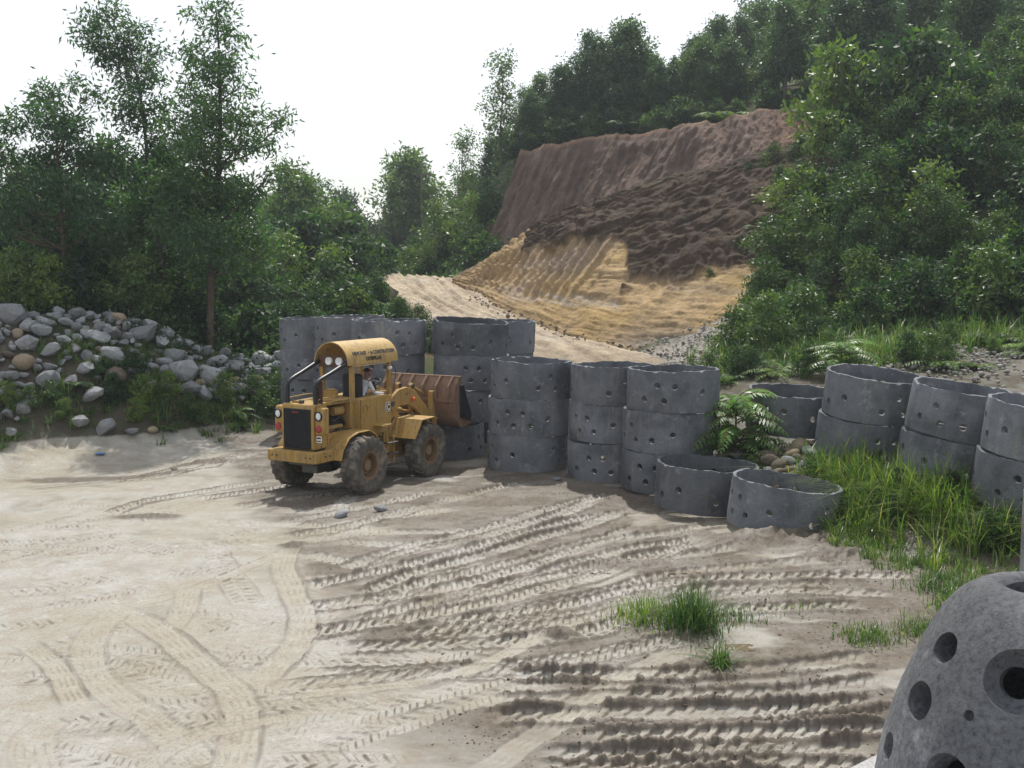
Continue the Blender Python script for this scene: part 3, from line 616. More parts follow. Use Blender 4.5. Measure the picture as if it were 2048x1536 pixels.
for (px, t, r, m, lb) in ((85, .62, .34, 'T', 'rounded tan cobble among grey boulders, left part of the bank'), (255, 1.0, .62, 'G', 'big pale slab boulder on the crest, middle of the bank'), (345, .66, .62, 'G', 'large dark flat boulder projecting from the right part of the bank'),
                          (212, .28, .42, 'G', 'blocky grey boulder low on the bank beneath the weeds'), (395, .40, .46, 'G', 'grey boulder half buried in shrubs low on the bank'), (255, .02, .36, 'G', 'grey block at the foot of the bank, largest of the loose ones'),
                          (300, .0, .24, 'G', 'small pale stone at the foot of the bank beside the sand'), (333, .03, .22, 'T', 'small tan stone at the foot of the bank nearest the loader'), (210, .08, .33, 'G', 'flat grey stone at the foot of the bank in weeds'), (110, .05, .24, 'G', 'small grey stone at the foot of the bank far left')):
    p = W(px, 800, 34); bank_rock(p[0], t, r, rg.choice({'G': RG, 'T': RT, 'B': RB}[m]), lb)
n = 0; tries = 0
while n < 282 and tries < 16000:
    tries += 1; px = rg.uniform(-40, 575); x = W(px, 800, 34.5)[0]
    t = rg.uniform(.42, 1.28) if px > 130 else rg.uniform(.12, 1.28)
    if t < .6 and px > 130 and rg.random() < .55: continue
    r = min(.78, max(.13, rg.lognormvariate(math.log(.31), .45))); y = np.interp(x, fx, fy) + t * 3.6
    if any((x - a) ** 2 + (y - b) ** 2 < (.5 * (r + c)) ** 2 for a, b, c in placed): continue
    w = rg.random(); zone = 'on the crest' if t > .95 else 'on the upper face' if t > .6 else 'low on the face'; size = 'large' if r > .36 else 'small' if r < .2 else 'mid sized'
    if w < .9: bank_rock(x, t, r, rg.choice(RG), f'{size} angular grey boulder {zone} of the rock bank', .32)
    elif w < .94: bank_rock(x, t, r, rg.choice(RGR), f'{size} rounded grey boulder {zone} of the rock bank', .32)
    else: bank_rock(x, t, r * .85, rg.choice(RB + RT), f'{size} brownish boulder {zone} of the rock bank', .3)
    n += 1
# rounded river stones between the rings on the right
pl = []
for i in range(900):
    x, y = rg.uniform(4.9, 7.2), rg.uniform(22.3, 25.4); z = gz(x, y); r = rg.uniform(.13, .3)
    if z < .25 or len(pl) > 54 or any((x - a) ** 2 + (y - b) ** 2 < (.62 * (r + c)) ** 2 for a, b, c in pl) or any((x - a) ** 2 + (y - b) ** 2 < (1.08 + .55 * r) ** 2 for a, b in ((5.34, 21.3), (4.11, 23.2), (7.8, 24.), (6.53, 25.7), (8.9, 22.))): continue
    big = 'larger' if r > .22 else 'smaller'
    rock(x, y, z + r * .3, r, rg.choice(RB + RB + RT + RGR), f'{big} rounded river stone in the grass between the rings', 'river stones between the rings', 'stone', rg, .85); pl.append((x, y, r))
for px, py, r, me, lb, fl in ((683, 1036, .2, RGR[1], 'rounded grey stone lying alone on the sand before the loader', .8), (762, 1026, .2, RG[2], 'flat blocky stone with a mossy end on the sand before the loader', .55),
                              (1113, 960, .14, RGR[2], 'small flat stone lying before the dark stacks', .4), (350, 936, .13, RB[0], 'small brown stone on the sand below the rock bank', .7), (1826, 1022, .16, RB[1], 'brown stone poking from grass right of the leaning ring', .8)):
    p = G(px, py); rock(p[0], p[1], gz(p[0], p[1]) + r * .3, r, me, lb, None, 'stone', rg, fl)
# rubble on the gravel patch behind the rings
gv = []; gf = []; base = rock_mesh(77, 1., 1); bv = np.array([q.co[:] for q in base.vertices]); bf = np.array([list(q.vertices) for q in base.polygons]); rn = np.random.default_rng(6); k = 0
for i in range(1500):
    c = gp[rn.integers(0, len(gp))]; x, y = c[0] + rn.normal() * 1.5, c[1] + rn.normal() * 1.4; r = rn.uniform(.025, .10)
    if y < 28.6 and x < 6: continue
    a = rn.uniform(0, 6.3); rot = np.array([[math.cos(a), -math.sin(a), 0], [math.sin(a), math.cos(a), 0], [0, 0, 1]]); gv.append((bv * r * rn.uniform(.7, 1.3, 3)) @ rot.T + np.array([x, y, 0])); gf.append(bf + k); k += len(bv)
GVV = np.vstack(gv); gzv = np.repeat(flat(H0(GVV[:, 0].reshape(-1, len(bv)).mean(1), GVV[:, 1].reshape(-1, len(bv)).mean(1))), len(bv)); GVV[:, 2] += gzv + .08
stuff(link('gravel', raw_mesh('gravel', GVV, np.vstack(gf)), rockmat('gravel_stone', (.25, .23, .2), (.55, .53, .5))), 'pale broken gravel on the slope behind the rings', 'gravel')

# crumbled clods of mud along the ruts and at the foot of the cut
kv = []; kf = []; k = 0; cb = np.array([q.co[:] for q in base.vertices]); cand = np.argwhere((mud > .45) & (BZ < .3)); cand = cand[rn.integers(0, len(cand), 5200)]
spots = [(XX[a, b], YY[a, b], ZZ[a, b], rn.uniform(.006, .018) * (1.7 if rn.random() < .06 else 1)) for a, b in cand]
for j in range(450):
    q = rn.uniform(0, 1) ** .7 * 6; a = int(min(5, q)); p = W(*BASE[a]) * (1 - q + a) + W(*BASE[a + 1]) * (q - a) if a < 6 else W(*BASE[6]); spots.append((p[0] + rn.normal() * .5, p[1] - abs(rn.normal()) * .9, p[2] - .05 + .02, rn.uniform(.02, .09) * (1.5 if rn.random() < .06 else 1)))
for x, y, z, r in spots:
    a = rn.uniform(0, 6.3); rot = np.array([[math.cos(a), -math.sin(a), 0], [math.sin(a), math.cos(a), 0], [0, 0, 1]]); kv.append((cb * r * rn.uniform(.6, 1.3, 3)) @ rot.T + np.array([x, y, z + r * .2])); kf.append(bf + k); k += len(cb)
stuff(link('soil_clods', raw_mesh('soil_clods', np.vstack(kv), np.vstack(kf)), mat_plain('clod_soil', (.17, .13, .096), .95, .15, var=.5, scale=2.)), 'crumbled brown clods along the ruts and below the cut', 'clods')
# ------------------------------------------------------------------ foliage
def leafmat(name, dark, mid, light, trans=.30, rough=.42, spec=.45):
    m = Mat(name); r = m.attr('rnd'); oi = m.n('ShaderNodeObjectInfo').outputs['Random']
    c = m.ramp(r, [(.05, dark), (.55, mid), (.95, light)]); c = m.mix(1., c, m.ramp(oi, [(0, (.62, .72, .8)), (.5, (1, 1, 1)), (1, (1.5, 1.38, .95))]), 'MULTIPLY')
    p = m.bsdf(c, rough, spec); t = m.n('ShaderNodeBsdfTranslucent', {'Color': m.mix(1., c, (1.5, 1.7, .7), 'MULTIPLY')})
    mx = m.n('ShaderNodeMixShader', {0: trans, 1: p.outputs[0], 2: t.outputs[0]}); m.t.links.new(mx.outputs[0], m.out.inputs['Surface']); return m.m
LF_TREE = leafmat('acacia_leaf', (.032, .074, .034), (.064, .136, .052), (.12, .20, .07), .40)
LF_BACK = leafmat('far_tree_leaf', (.032, .066, .036), (.062, .12, .054), (.125, .19, .07), .36)
LF_SHR = leafmat('shrub_leaf', (.013, .035, .016), (.031, .074, .030), (.125, .195, .055), .34, .5, .3)
LF_PALE = leafmat('pale_leaf', (.038, .078, .02), (.085, .15, .036), (.18, .245, .06))
LF_FERN = leafmat('fern_leaf', (.022, .055, .018), (.048, .105, .03), (.11, .18, .05), .35, .58, .3)
LF_GRASS = leafmat('grass_blade', (.042, .088, .02), (.092, .178, .036), (.30, .29, .13), .40, .38)
BARK = mat_plain('bark', (.105, .08, .06), .9, .15, var=.45, scale=5, bump=.8)
BARKG = mat_plain('grey_bark', (.16, .13, .105), .9, .15, var=.4, scale=6, bump=.8)
DRY = mat_plain('dry_stem', (.16, .12, .07), .9, .1, var=.4)
def unit(a): return a / (np.linalg.norm(a, axis=-1, keepdims=True) + 1e-9)
def leaf_arrays(pos, axis, L_, Wd, rng, fold=.12):
    n = len(pos); a = unit(axis); b = unit(np.cross(a, rng.normal(size=(n, 3)))); nn = np.cross(a, b)
    L_ = (L_ * rng.uniform(.65, 1.25, n))[:, None]; w = (Wd * rng.uniform(.7, 1.2, n))[:, None] * .5
    v = np.stack([pos, pos + a * L_ * .5 + b * w - nn * L_ * fold, pos + a * L_, pos + a * L_ * .5 - b * w - nn * L_ * fold], 1)
    return v.reshape(-1, 3)
def leaf_mesh(name, v, rnd):
    n = len(v) // 4; return raw_mesh(name, v, np.arange(n * 4).reshape(n, 4), False, {'rnd': np.repeat(rnd, 4)})
def cloud(blobs, rng, L_, Wd, per_cl=16, dens=9., csz=.24, droop=.25, shell=.45):
    V = []; RN = []
    for (c, r) in blobs:
        c = np.array(c, float); r = np.array(r if hasattr(r, '__len__') else (r, r, r * .8), float)
        nc = max(4, int(dens * (r[0] * r[1] * r[2]) ** (2 / 3) * 4))
        dr = unit(rng.normal(size=(nc, 3))); q = rng.uniform(0, 1, nc) ** shell
        cc = c + dr * r * q[:, None]; pc = rng.poisson(per_cl, nc) + 3
        idx = np.repeat(np.arange(nc), pc); pos = cc[idx] + rng.normal(size=(len(idx), 3)) * csz * np.array([1, 1, .7])
        ax = unit(rng.normal(size=(len(idx), 3))) + .55 * dr[idx] + np.array([0, 0, -droop])
        V.append(leaf_arrays(pos, ax, L_, Wd, rng)); tone = rng.uniform(0, 1, nc)[idx]; RN.append(np.clip(.45 * tone + .4 * rng.uniform(0, 1, len(idx)) + .12, 0, 1))
    return np.vstack(V), np.concatenate(RN)
def tubes(paths, n=6):
    V = []; Fc = []; k = 0
    for pts in paths:                                             # each point x, y, z, r
        pts = np.asarray(pts, float); m = len(pts); T = unit(np.gradient(pts[:, :3], axis=0)); up = np.where(np.abs(T[:, 2:3]) > .9, np.array([[1., 0, 0]]), np.array([[0, 0, 1.]]))
        A = unit(np.cross(T, up)); B = np.cross(T, A); an = np.arange(n) * 2 * math.pi / n
        ring_ = pts[:, None, :3] + pts[:, None, 3:4] * (np.cos(an)[None, :, None] * A[:, None] + np.sin(an)[None, :, None] * B[:, None]); V.append(ring_.reshape(-1, 3))
        for j in range(m - 1):
            for i in range(n): Fc.append((k + j * n + i, k + j * n + (i + 1) % n, k + (j + 1) * n + (i + 1) % n, k + (j + 1) * n + i))
        k += m * n
    return np.vstack(V), np.array(Fc)
def wood(trunk, blobs, rng, twigs=3, thick=.05):
    S = spline(np.array(trunk, float), .5); paths = [S]; zt = S[:, 2]
    for c, r in blobs:
        c = np.array(c, float); rad = r if not hasattr(r, '__len__') else r[0]
        hd = np.linalg.norm(S[:, :2] - c[:2], axis=1); want = c[2] - .55 * hd; i = int(np.argmin(np.abs(zt - want) + .15 * hd)); i = min(max(i, 1), len(S) - 2)
        a = S[i, :3]; r0 = min(S[i, 3] * .6, thick + .012 * np.linalg.norm(c - a)); mid = a * .5 + c * .5 + np.array([0, 0, -.08 * np.linalg.norm(c - a)]) + rng.normal(size=3) * .12
        paths.append(spline(np.array([[*a, r0], [*mid, r0 * .7], [*c, r0 * .35]]), .4))
        for t in range(twigs):
            e = c + unit(rng.normal(size=3)) * rad * rng.uniform(.6, 1.0); b0 = a + (c - a) * rng.uniform(.6, 1.); paths.append(np.array([[*b0, r0 * .35], [*(b0 * .5 + e * .5 + rng.normal(size=3) * .05), r0 * .25], [*e, .006]]))
    return tubes(paths)
def plant_proto(name, trunk, blobs, seed, leafm, barkm, crown='crown', stem='trunk', **kw):
    rng = np.random.default_rng(seed); tw = kw.pop('twigs', 3); th = kw.pop('thick', .05)
    v, rn = cloud(blobs, rng, **kw); root = empty(name, (0, 0, 0)); lm = leaf_mesh(name + '_' + crown, v, rn); lm.materials.append(leafm)
    wv, wf = wood(trunk, blobs, rng, tw, th); wm = raw_mesh(name + '_' + stem, wv, wf, True); wm.materials.append(barkm)
    link(stem, wm, None, root); link(crown, lm, None, root); return root
PROTO = {}
def rblobs(rg, h, w, n, z0=.35, taper=.75, r=(.14, .22)):
    out = []
    for i in range(n):
        q = (i + .5) / n; z = h * (z0 + (1 - z0) * q * .93); prof = math.sin(math.pi * min(1, .22 + .78 * q)) ** .7 * (1 - (1 - taper) * q); a = i * 2.4 + rg.uniform(-.5, .5); rad = w * .5 * prof * rg.uniform(.25, .85); s = h * rg.uniform(*r) * (1.05 - .4 * q)
        out.append(((rad * math.cos(a), rad * math.sin(a), z), (s, s, s * rg.uniform(.6, .8))))
    out.append(((0, 0, h * .93), (h * .11,) * 3)); return out
rg = random.Random(21)
def tr(h, rg, lean=.05, r=.1): return [(0, 0, -.4, r * 1.25), (rg.uniform(-1, 1) * lean * h * .5, rg.uniform(-1, 1) * lean * h * .5, h * .35, r * .85), (rg.uniform(-1, 1) * lean * h, rg.uniform(-1, 1) * lean * h, h * .68, r * .5), (0, 0, h * .95, .02)]
for i in range(5): PROTO['tree%d' % i] = (plant_proto('broadleaf_tree', tr(7, rg), rblobs(rg, 7, (4.6, 3.8, 5.2, 4.2, 3.2)[i], (17, 15, 20, 16, 15)[i], (.28, .3, .25, .15, .3)[i]), 30 + i, LF_BACK, BARKG, L_=.30, Wd=.125, per_cl=15, dens=7.5, csz=.27), 7.)
for i in range(2): PROTO['airy%d' % i] = (plant_proto('slender_tree', tr(7, rg, .05, .07), rblobs(rg, 7, 2.8, 13, .25, .7, (.08, .13)), 40 + i, LF_BACK, BARKG, L_=.26, Wd=.11, per_cl=11, dens=6.5, csz=.25), 7.)
for i in range(5): PROTO['shrub%d' % i] = (plant_proto('leafy_shrub', tr(1.8, rg, .2, .035), rblobs(rg, 1.8, (2.2, 1.9, 2.5, 2.0, 1.6)[i], (10, 11, 13, 9, 10)[i], .12, .85, (.2, .3)), 50 + i, LF_SHR, BARK, 'foliage', 'stem', L_=(.17, .15, .2, .24, .14)[i], Wd=(.075, .06, .085, .12, .05)[i], per_cl=15, dens=24, csz=.12, thick=.02, twigs=2), 1.8)
for i in range(4): PROTO['big%d' % i] = (plant_proto('tall_shrub', tr(3, rg, .15, .05), rblobs(rg, 3, (3.2, 2.6, 3.8, 2.8)[i], (14, 15, 16, 11)[i], .10, .85, (.15, .24)), 90 + i, LF_SHR, BARK, 'foliage', 'stem', L_=(.17, .13, .2, .24)[i], Wd=(.07, .05, .085, .10)[i], per_cl=16, dens=(17, 20, 14, 9)[i], csz=(.15, .13, .17, .22)[i], thick=.03, twigs=3), 3.)
for i in range(2): PROTO['pale%d' % i] = (plant_proto('pale_shrub', tr(2.2, rg, .15, .03), rblobs(rg, 2.2, 2.0, 10, .2, .85, (.17, .26)), 60 + i, LF_PALE, BARK, 'foliage', 'stem', L_=.19, Wd=.08, per_cl=12, dens=17, csz=.15, thick=.02, twigs=2), 2.2)
PROTO['sapling'] = (plant_proto('young_tree', tr(4, rg, .06, .045), rblobs(rg, 4, 2.2, 10, .5, .8, (.09, .14)), 64, LF_PALE, BARKG, L_=.22, Wd=.1, per_cl=9, dens=9, csz=.2, thick=.03), 4.)
def fern_proto(seed, nf, ln, name='fern', mat=LF_FERN, up=.9, pairs=16, stemh=0.):
    rng = np.random.default_rng(seed); V = []; RN = []; st = []
    for k in range(nf):
        a = k * 2.4 + rng.uniform(-.3, .3); l = ln * rng.uniform(.7, 1.15); t = np.linspace(0, 1, pairs + 1); el = up * rng.uniform(.65, 1.2); out = np.array([math.cos(a), math.sin(a), 0])
        z0 = stemh * rng.uniform(.1, 1.)
        pts = out[None] * (l * (t * math.cos(el) + .28 * t ** 2))[:, None] + np.array([0, 0, 1.])[None] * (z0 + l * (t * math.sin(el) - .62 * t ** 2.2))[:, None]
        st.append(np.c_[pts, np.linspace(.009, .003, pairs + 1)]); side = np.cross(out, [0, 0, 1.]); tg = unit(np.gradient(pts, axis=0))
        for sg in (-1, 1):
            i = np.arange(2, pairs + 1); wl = l * .24 * np.sin(np.pi * np.clip(.18 + .8 * t[i], 0, 1)) ** .8; ax = sg * side[None] + .45 * tg[i] + np.array([0, 0, -.25]) + rng.normal(size=(len(i), 3)) * .1
            nb = unit(ax); wd = l * .055; b = unit(tg[i] - (tg[i] * nb).sum(1, keepdims=True) * nb); p = pts[i]
            v = np.stack([p, p + nb * wl[:, None] * .45 + b * wd * .5, p + nb * wl[:, None] + np.array([0, 0, -.03 * l]), p + nb * wl[:, None] * .45 - b * wd * .5], 1).reshape(-1, 3); V.append(v); RN.append(np.full(len(i), rng.uniform(.15, .95)))
    root = empty(name, (0, 0, 0)); lm = leaf_mesh(name, np.vstack(V), np.concatenate(RN)); lm.materials.append(mat); wv, wf = tubes(st + ([np.array([[0, 0, -.1, .02], [0, 0, stemh, .012]])] if stemh else []), 4); wm = raw_mesh(name + '_stem', wv, wf, True); wm.materials.append(DRY)
    link('frond_stems', wm, None, root); link('fronds', lm, None, root); return root
for i in range(3): PROTO['fern%d' % i] = (fern_proto(70 + i, (16, 20, 13)[i], (1.15, 1.0, 1.35)[i]), 1.)
PROTO['feather'] = (fern_proto(75, 46, .75, 'feathery_plant', leafmat('feathery_leaf', (.06, .13, .025), (.11, .22, .045), (.17, .30, .07), .4), .75, 16, .85), 1.35)
def blades(base, hts, rng, wd=.012, lean=.5, segs=3):
    n = len(base); a = rng.uniform(0, 6.283, n); out = np.stack([np.cos(a), np.sin(a), 0 * a], 1); ln = np.abs(rng.normal(0, lean, n)) + .08; sd = np.stack([-np.sin(a), np.cos(a), 0 * a], 1); V = []
    w = wd * rng.uniform(.6, 1.4, n)
    for k in range(segs + 1):
        t = k / segs; p = base + out * (hts * ln * t ** 1.8)[:, None] + np.array([0, 0, 1.])[None] * (hts * (t - .38 * np.minimum(ln, 1.4) * t ** 2.4))[:, None]; ww = (w * (1 - t) ** .7 + .0012)[:, None]; V += [p - sd * ww, p + sd * ww]
    v = np.stack(V, 1); f = []; m = 2 * (segs + 1)
    for k in range(segs): f.append(np.array([2 * k, 2 * k + 1, 2 * k + 3, 2 * k + 2]))
    f = (np.arange(n)[:, None, None] * m + np.stack(f)[None]).reshape(-1, 4); tone = np.repeat(np.clip(rng.normal(.5, .22, n), 0, 1), m)
    return v.reshape(-1, 3), f, tone
def tuft_proto(seed, n, h, r, name='grass_tuft', wd=.011, lean=.55):
    rng = np.random.default_rng(seed); q = rng.normal(size=(n, 2)) * r; b = np.c_[q, np.full(n, -.03)]; hh = h * rng.uniform(.4, 1.1, n) * np.exp(-(q ** 2).sum(1) / (2 * (r * 2.2) ** 2)); v, f, t = blades(b, hh, rng, wd, lean); me = raw_mesh(name, v, f, False, {'rnd': t}); me.materials.append(LF_GRASS); return me
TUFT = [tuft_proto(80 + i, 150, .75, .14) for i in range(3)]
used = set()
def place(kind, px, d, h, label, cat, group, dz=-.05, rz=None, sx=1., xy=None):
    root, h0 = PROTO[kind]; x, y = xy if xy else (W(px, 500, d)[0], d)
    o = root if kind not in used else copy_tree(root); used.add(kind); s = h / h0
    o.location = (x, y, gz(x, y) + dz); o.rotation_euler = (0, 0, rg.uniform(0, 6.28) if rz is None else rz); o.scale = (s * sx, s * sx, s); return tag(o, label, cat, group)
def pick(*k): return rg.choice(k)
def side(px, a, b, names): return names[0] if px < a else names[1] if px < b else names[2]
HN = ('next to the cut', 'in mid hillside', 'near the right edge')
LOOK = {'big0': 'tall rounded', 'big1': 'tall fine leaved', 'big2': 'tall spreading', 'big3': 'tall loose', 'shrub0': 'rounded', 'shrub1': 'fine leaved', 'shrub2': 'spreading', 'shrub3': 'broad leaved', 'shrub4': 'narrow leaved', 'fern0': 'full', 'fern1': 'dense', 'fern2': 'long fronded', 'pale0': 'loose', 'pale1': 'upright'}

# --- the three airy trees behind the rock bank, crown by crown as seen
def hero(name, d, trunk, spots, seed, label, yspread=1.0):
    rng = random.Random(seed); k = d / F
    base = W(trunk[0][0], trunk[0][1], d); gb = gz(base[0], d)
    tk = []
    for px, py, r in trunk:
        p = W(px, py, d); tk.append([p[0] - base[0], 0, p[2] - gb, r])
    tk[0][2] = -.4
    bl = []
    for px, py, r in spots:
        p = W(px, py, d); rm = r * k; bl.append(((p[0] - base[0], rng.uniform(-1, 1) * yspread * (1.1 if r > 30 else .5), p[2] - gb), (rm, rm * rng.uniform(.8, 1.1), rm * .78)))
        if r > 38: bl.append(((p[0] - base[0] + rng.uniform(-.3, .3), rng.uniform(-1.8, 1.8) * yspread, p[2] - gb + rng.uniform(-.3, .3)), (rm * .8, rm * .8, rm * .6)))
    root = plant_proto(name, tk, bl, seed, LF_TREE, BARK, L_=.24, Wd=.072, per_cl=17, dens=13, csz=.24, droop=.35, shell=.4, thick=.03, twigs=4)
    root.location = (base[0], d, gb); return tag(root, label, 'tree')
hero('acacia_tree', 38.5, [(418, 665, .13), (424, 520, .12), (438, 330, .09), (440, 150, .055), (432, 15, .02)],
     [(432, 18, 26), (378, 22, 14), (440, 60, 36), (475, 100, 26), (395, 105, 30), (440, 140, 42), (372, 180, 36), (480, 175, 26), (425, 225, 52), (500, 240, 34), (566, 240, 26), (530, 285, 30), (370, 265, 40), (430, 310, 54), (500, 300, 34), (540, 355, 15), (510, 395, 26),
      (395, 390, 60), (470, 390, 46), (440, 460, 62), (350, 440, 56), (510, 460, 36), (480, 520, 44), (400, 520, 52), (530, 500, 26), (330, 360, 40)], 101, 'tall dark tree with a straight trunk, nearest the stacked rings')
hero('acacia_tree', 40.5, [(335, 640, .11), (322, 520, .10), (300, 380, .075), (285, 220, .05), (255, 60, .02)],
     [(185, 55, 28), (225, 45, 36), (270, 50, 34), (230, 95, 42), (180, 85, 26), (285, 110, 34), (300, 160, 34), (250, 150, 36), (215, 125, 22), (280, 215, 40), (325, 225, 34), (250, 245, 26), (300, 280, 38), (335, 330, 46), (290, 350, 40), (330, 410, 46), (270, 440, 46), (330, 500, 50), (240, 400, 34), (290, 540, 40)], 102, 'tall pale green tree leaning left, between its two neighbours')
hero('acacia_tree', 37.5, [(145, 640, .10), (128, 500, .085), (118, 380, .065), (112, 250, .03), (105, 180, .015)],
     [(55, 180, 32), (100, 195, 30), (165, 175, 28), (195, 190, 24), (30, 250, 34), (100, 245, 40), (170, 255, 40), (15, 310, 38), (70, 320, 42), (140, 315, 42), (210, 300, 36), (25, 395, 42), (100, 385, 44), (175, 385, 42), (45, 440, 36), (120, 450, 46), (195, 450, 40), (80, 490, 34), (-40, 300, 40), (-50, 400, 40), (215, 500, 36)], 103, 'spreading tree with slanting trunk at the left edge')
UB = 'undergrowth behind the rock bank'
for kind, px, d, h, lb in (('tree1', 60, 46, 7., 'rounded tree filling in behind the slanting trunk'), ('tree2', 215, 47, 7.6, 'broad tree filling in between the left and leaning trees'), ('tree0', 330, 46, 7.2, 'broad tree filling in behind the leaning tree'), ('tree3', 470, 48, 6.4, 'dense tree just right of the straight trunk'), ('tree4', -30, 44, 6., 'dense tree cut by the left edge'), ('tree1', 400, 50, 6.6, 'dense tree hidden behind the straight trunk'), ('tree2', 130, 50, 6.4, 'low broad tree deep behind the left tree')):
    o = place(kind, px, d, h, lb, 'tree', 'trees behind the rock bank')
for i in range(46):
    px = rg.uniform(-60, 720); d = rg.uniform(37.2, 45) + max(0, min(px, 560) - 220) * .012; k = rg.random()
    if k < .68: place(pick('shrub0', 'shrub1', 'shrub2', 'shrub3', 'shrub4'), px, d, rg.uniform(1.5, 2.7), side(px, 180, 400, ('dark shrub behind the rock bank under the slanting trunk', 'dark shrub behind the rock bank below the leaning tree', 'dark shrub behind the rock bank near the straight trunk')), 'shrub', UB)
    elif k < .85: place(pick('fern0', 'fern1', 'fern2'), px, d, rg.uniform(1., 1.6), 'arching fern in the undergrowth behind the rock bank', 'fern', UB)
    else: place(pick('pale0', 'pale1'), px, d, rg.uniform(1.6, 2.4), 'bright green shrub in the undergrowth behind the rock bank', 'shrub', UB)
for px, d, h in ((50, 36.5, 2.3), (100, 36.2, 2.), (265, 37.2, 2.3), (20, 37, 2.6)): place(pick('pale0', 'pale1'), px, d, h, 'yellow green bush in sunlight just above the rock bank', 'shrub', 'sunlit bushes on the rock bank')
for i in range(16): place(pick('fern0', 'fern1', 'fern2', 'shrub0', 'shrub4'), rg.uniform(600, 750), rg.uniform(38.5, 46), rg.uniform(.9, 1.7), 'dark undergrowth plant on the drop below the dirt road', 'shrub', 'plants below the road edge')
# --- valley beyond the road crest
VT = 'trees in the valley beyond the dirt road'
for kind, px, d, h, lb in (('tree0', 815, 100, 12.5, 'tall rounded tree rising alone above the valley'), ('tree3', 690, 96, 10, 'narrow dark tree left of the tall valley tree'), ('tree2', 590, 72, 9.2, 'tree with round crown right of the tall acacia'), ('airy0', 640, 86, 9.5, 'slim tree in the valley beside the round crowned one'),
                           ('tree1', 545, 92, 7.5, None), ('tree4', 745, 112, 6, None), ('tree2', 880, 92, 5.6, None), ('tree1', 940, 84, 5.2, None), ('airy1', 930, 80, 7., 'thin half bare tree at the edge of the upper cut'), ('tree3', 985, 80, 5, None), ('sapling', 875, 67, 5., 'young pale tree with thin trunk above the road crest'),
                           ('tree4', 775, 104, 6.5, None), ('tree0', 860, 108, 6.5, None), ('tree1', 640, 120, 10, None), ('tree3', 735, 96, 6.5, None), ('tree2', 910, 104, 6, None), ('tree4', 480, 100, 8, None), ('tree0', 560, 118, 9, None)):
    place(kind, px, d, h, lb or side(px, 700, 860, ('bluish valley tree left of the narrow dark one', 'bluish valley tree near the tall rounded one', 'bluish valley tree below the left end of the ridge')), 'tree', VT, -.2)
for px, d, h in ((640, 62, 4.8), (605, 59, 4.2), (690, 62, 4.2), (700, 57, 3.0), (660, 55, 3.2), (560, 55, 3.6), (730, 62, 3.2), (820, 68, 2.6), (940, 70, 3.2), (850, 66, 2.2)): place(pick('pale0', 'pale1', 'shrub2'), px, d, h, side(px, 650, 760, ('pale bush behind the stacks, left of the road crest', 'pale bush just beside the crest of the dirt road', 'pale bush on the far side of the road crest')), 'shrub', 'bushes beside the road crest')
for i in range(34):
    px = rg.uniform(735, 1010); d = rg.uniform(63, 78); place(pick('shrub0', 'shrub1', 'shrub2', 'shrub4', 'fern1', 'shrub3'), px, d, rg.uniform(1.2, 2.6), side(px, 820, 920, ('green shrub behind the road crest, left part', 'green shrub behind the road crest, below the tall valley tree', 'green shrub below the left end of the upper cut')), 'shrub', 'shrubs behind the road crest')
for i in range(16): place('tree%d' % rg.randrange(5), rg.uniform(-160, 600), rg.uniform(125, 175), rg.uniform(9, 13), 'hazy distant tree glimpsed behind the rock bank and its trees', 'tree', 'distant trees on the left', -.2)
rl = np.array([W(*t) for t in RDL])
for i in range(26):
    q = rg.uniform(0, 4.6); a = int(q); pp = rl[a] + (rl[a + 1] - rl[a]) * (q - a); o = place(pick('fern0', 'fern1', 'shrub4', 'shrub1', 'fern2', 'shrub0'), 0, 0, rg.uniform(.7, 1.5), side(q, 1.5, 3, ('plant on the road edge near the crest', 'plant on the broken road edge half way down', 'plant on the road edge above the stacks')), 'plant', 'plants on the road edge', xy=(pp[0] - rg.uniform(.5, 1.6), pp[1] + rg.uniform(-.5, .3))); o.location.z = max(o.location.z, pp[2] - rg.uniform(.5, 1.5))
# --- ridge above the upper cut
RT_ = 'trees on the ridge above the cut'
for kind, px, d, h, lb in (('airy0', 1003, 75, 7.6, 'sparse slender tree at the left end of the ridge'), ('airy1', 1045, 74, 4.2, None), ('tree3', 1080, 74, 4.4, None), ('tree1', 1122, 73, 4.4, None), ('tree2', 1185, 73, 6.0, 'upright ridge tree, left of the tall pair'), ('tree0', 1252, 74, 6.6, 'tallest tree on the ridge left of the gap'), ('tree1', 1295, 75, 4.4, None),
                       ('tree2', 1345, 74, 3.6, None), ('tree4', 1385, 78, 5.2, None), ('tree0', 1430, 80, 6.2, None), ('tree2', 1475, 78, 5.6, None), ('tree1', 1515, 80, 6.6, None), ('tree3', 1560, 82, 7, None), ('tree0', 1610, 80, 7.4, None), ('tree2', 1660, 80, 8.2, None), ('tree1', 1715, 82, 8.6, None), ('tree4', 1765, 82, 9, None), ('tree0', 1820, 84, 8.5, None),
                       ('tree2', 1880, 84, 8.8, None), ('tree3', 1940, 82, 8.4, None), ('tree1', 2000, 82, 8.6, None), ('tree0', 2060, 80, 8.6, None), ('airy0', 1490, 84, 7.5, None), ('tree2', 1400, 72, 4.6, None), ('tree1', 1450, 71, 4.4, None), ('tree4', 1545, 72, 5, None)):
    place(kind, px, d, h, lb or ('dense', 'leafy', 'spreading', 'slim', 'full', 'airy')[(px // 7) % 6] + ' green tree on the ridge ' + side(px, 1360, 1640, ('left of the bare gap', 'above the brown soil', 'above the right hillside')), 'tree', RT_, -.2)
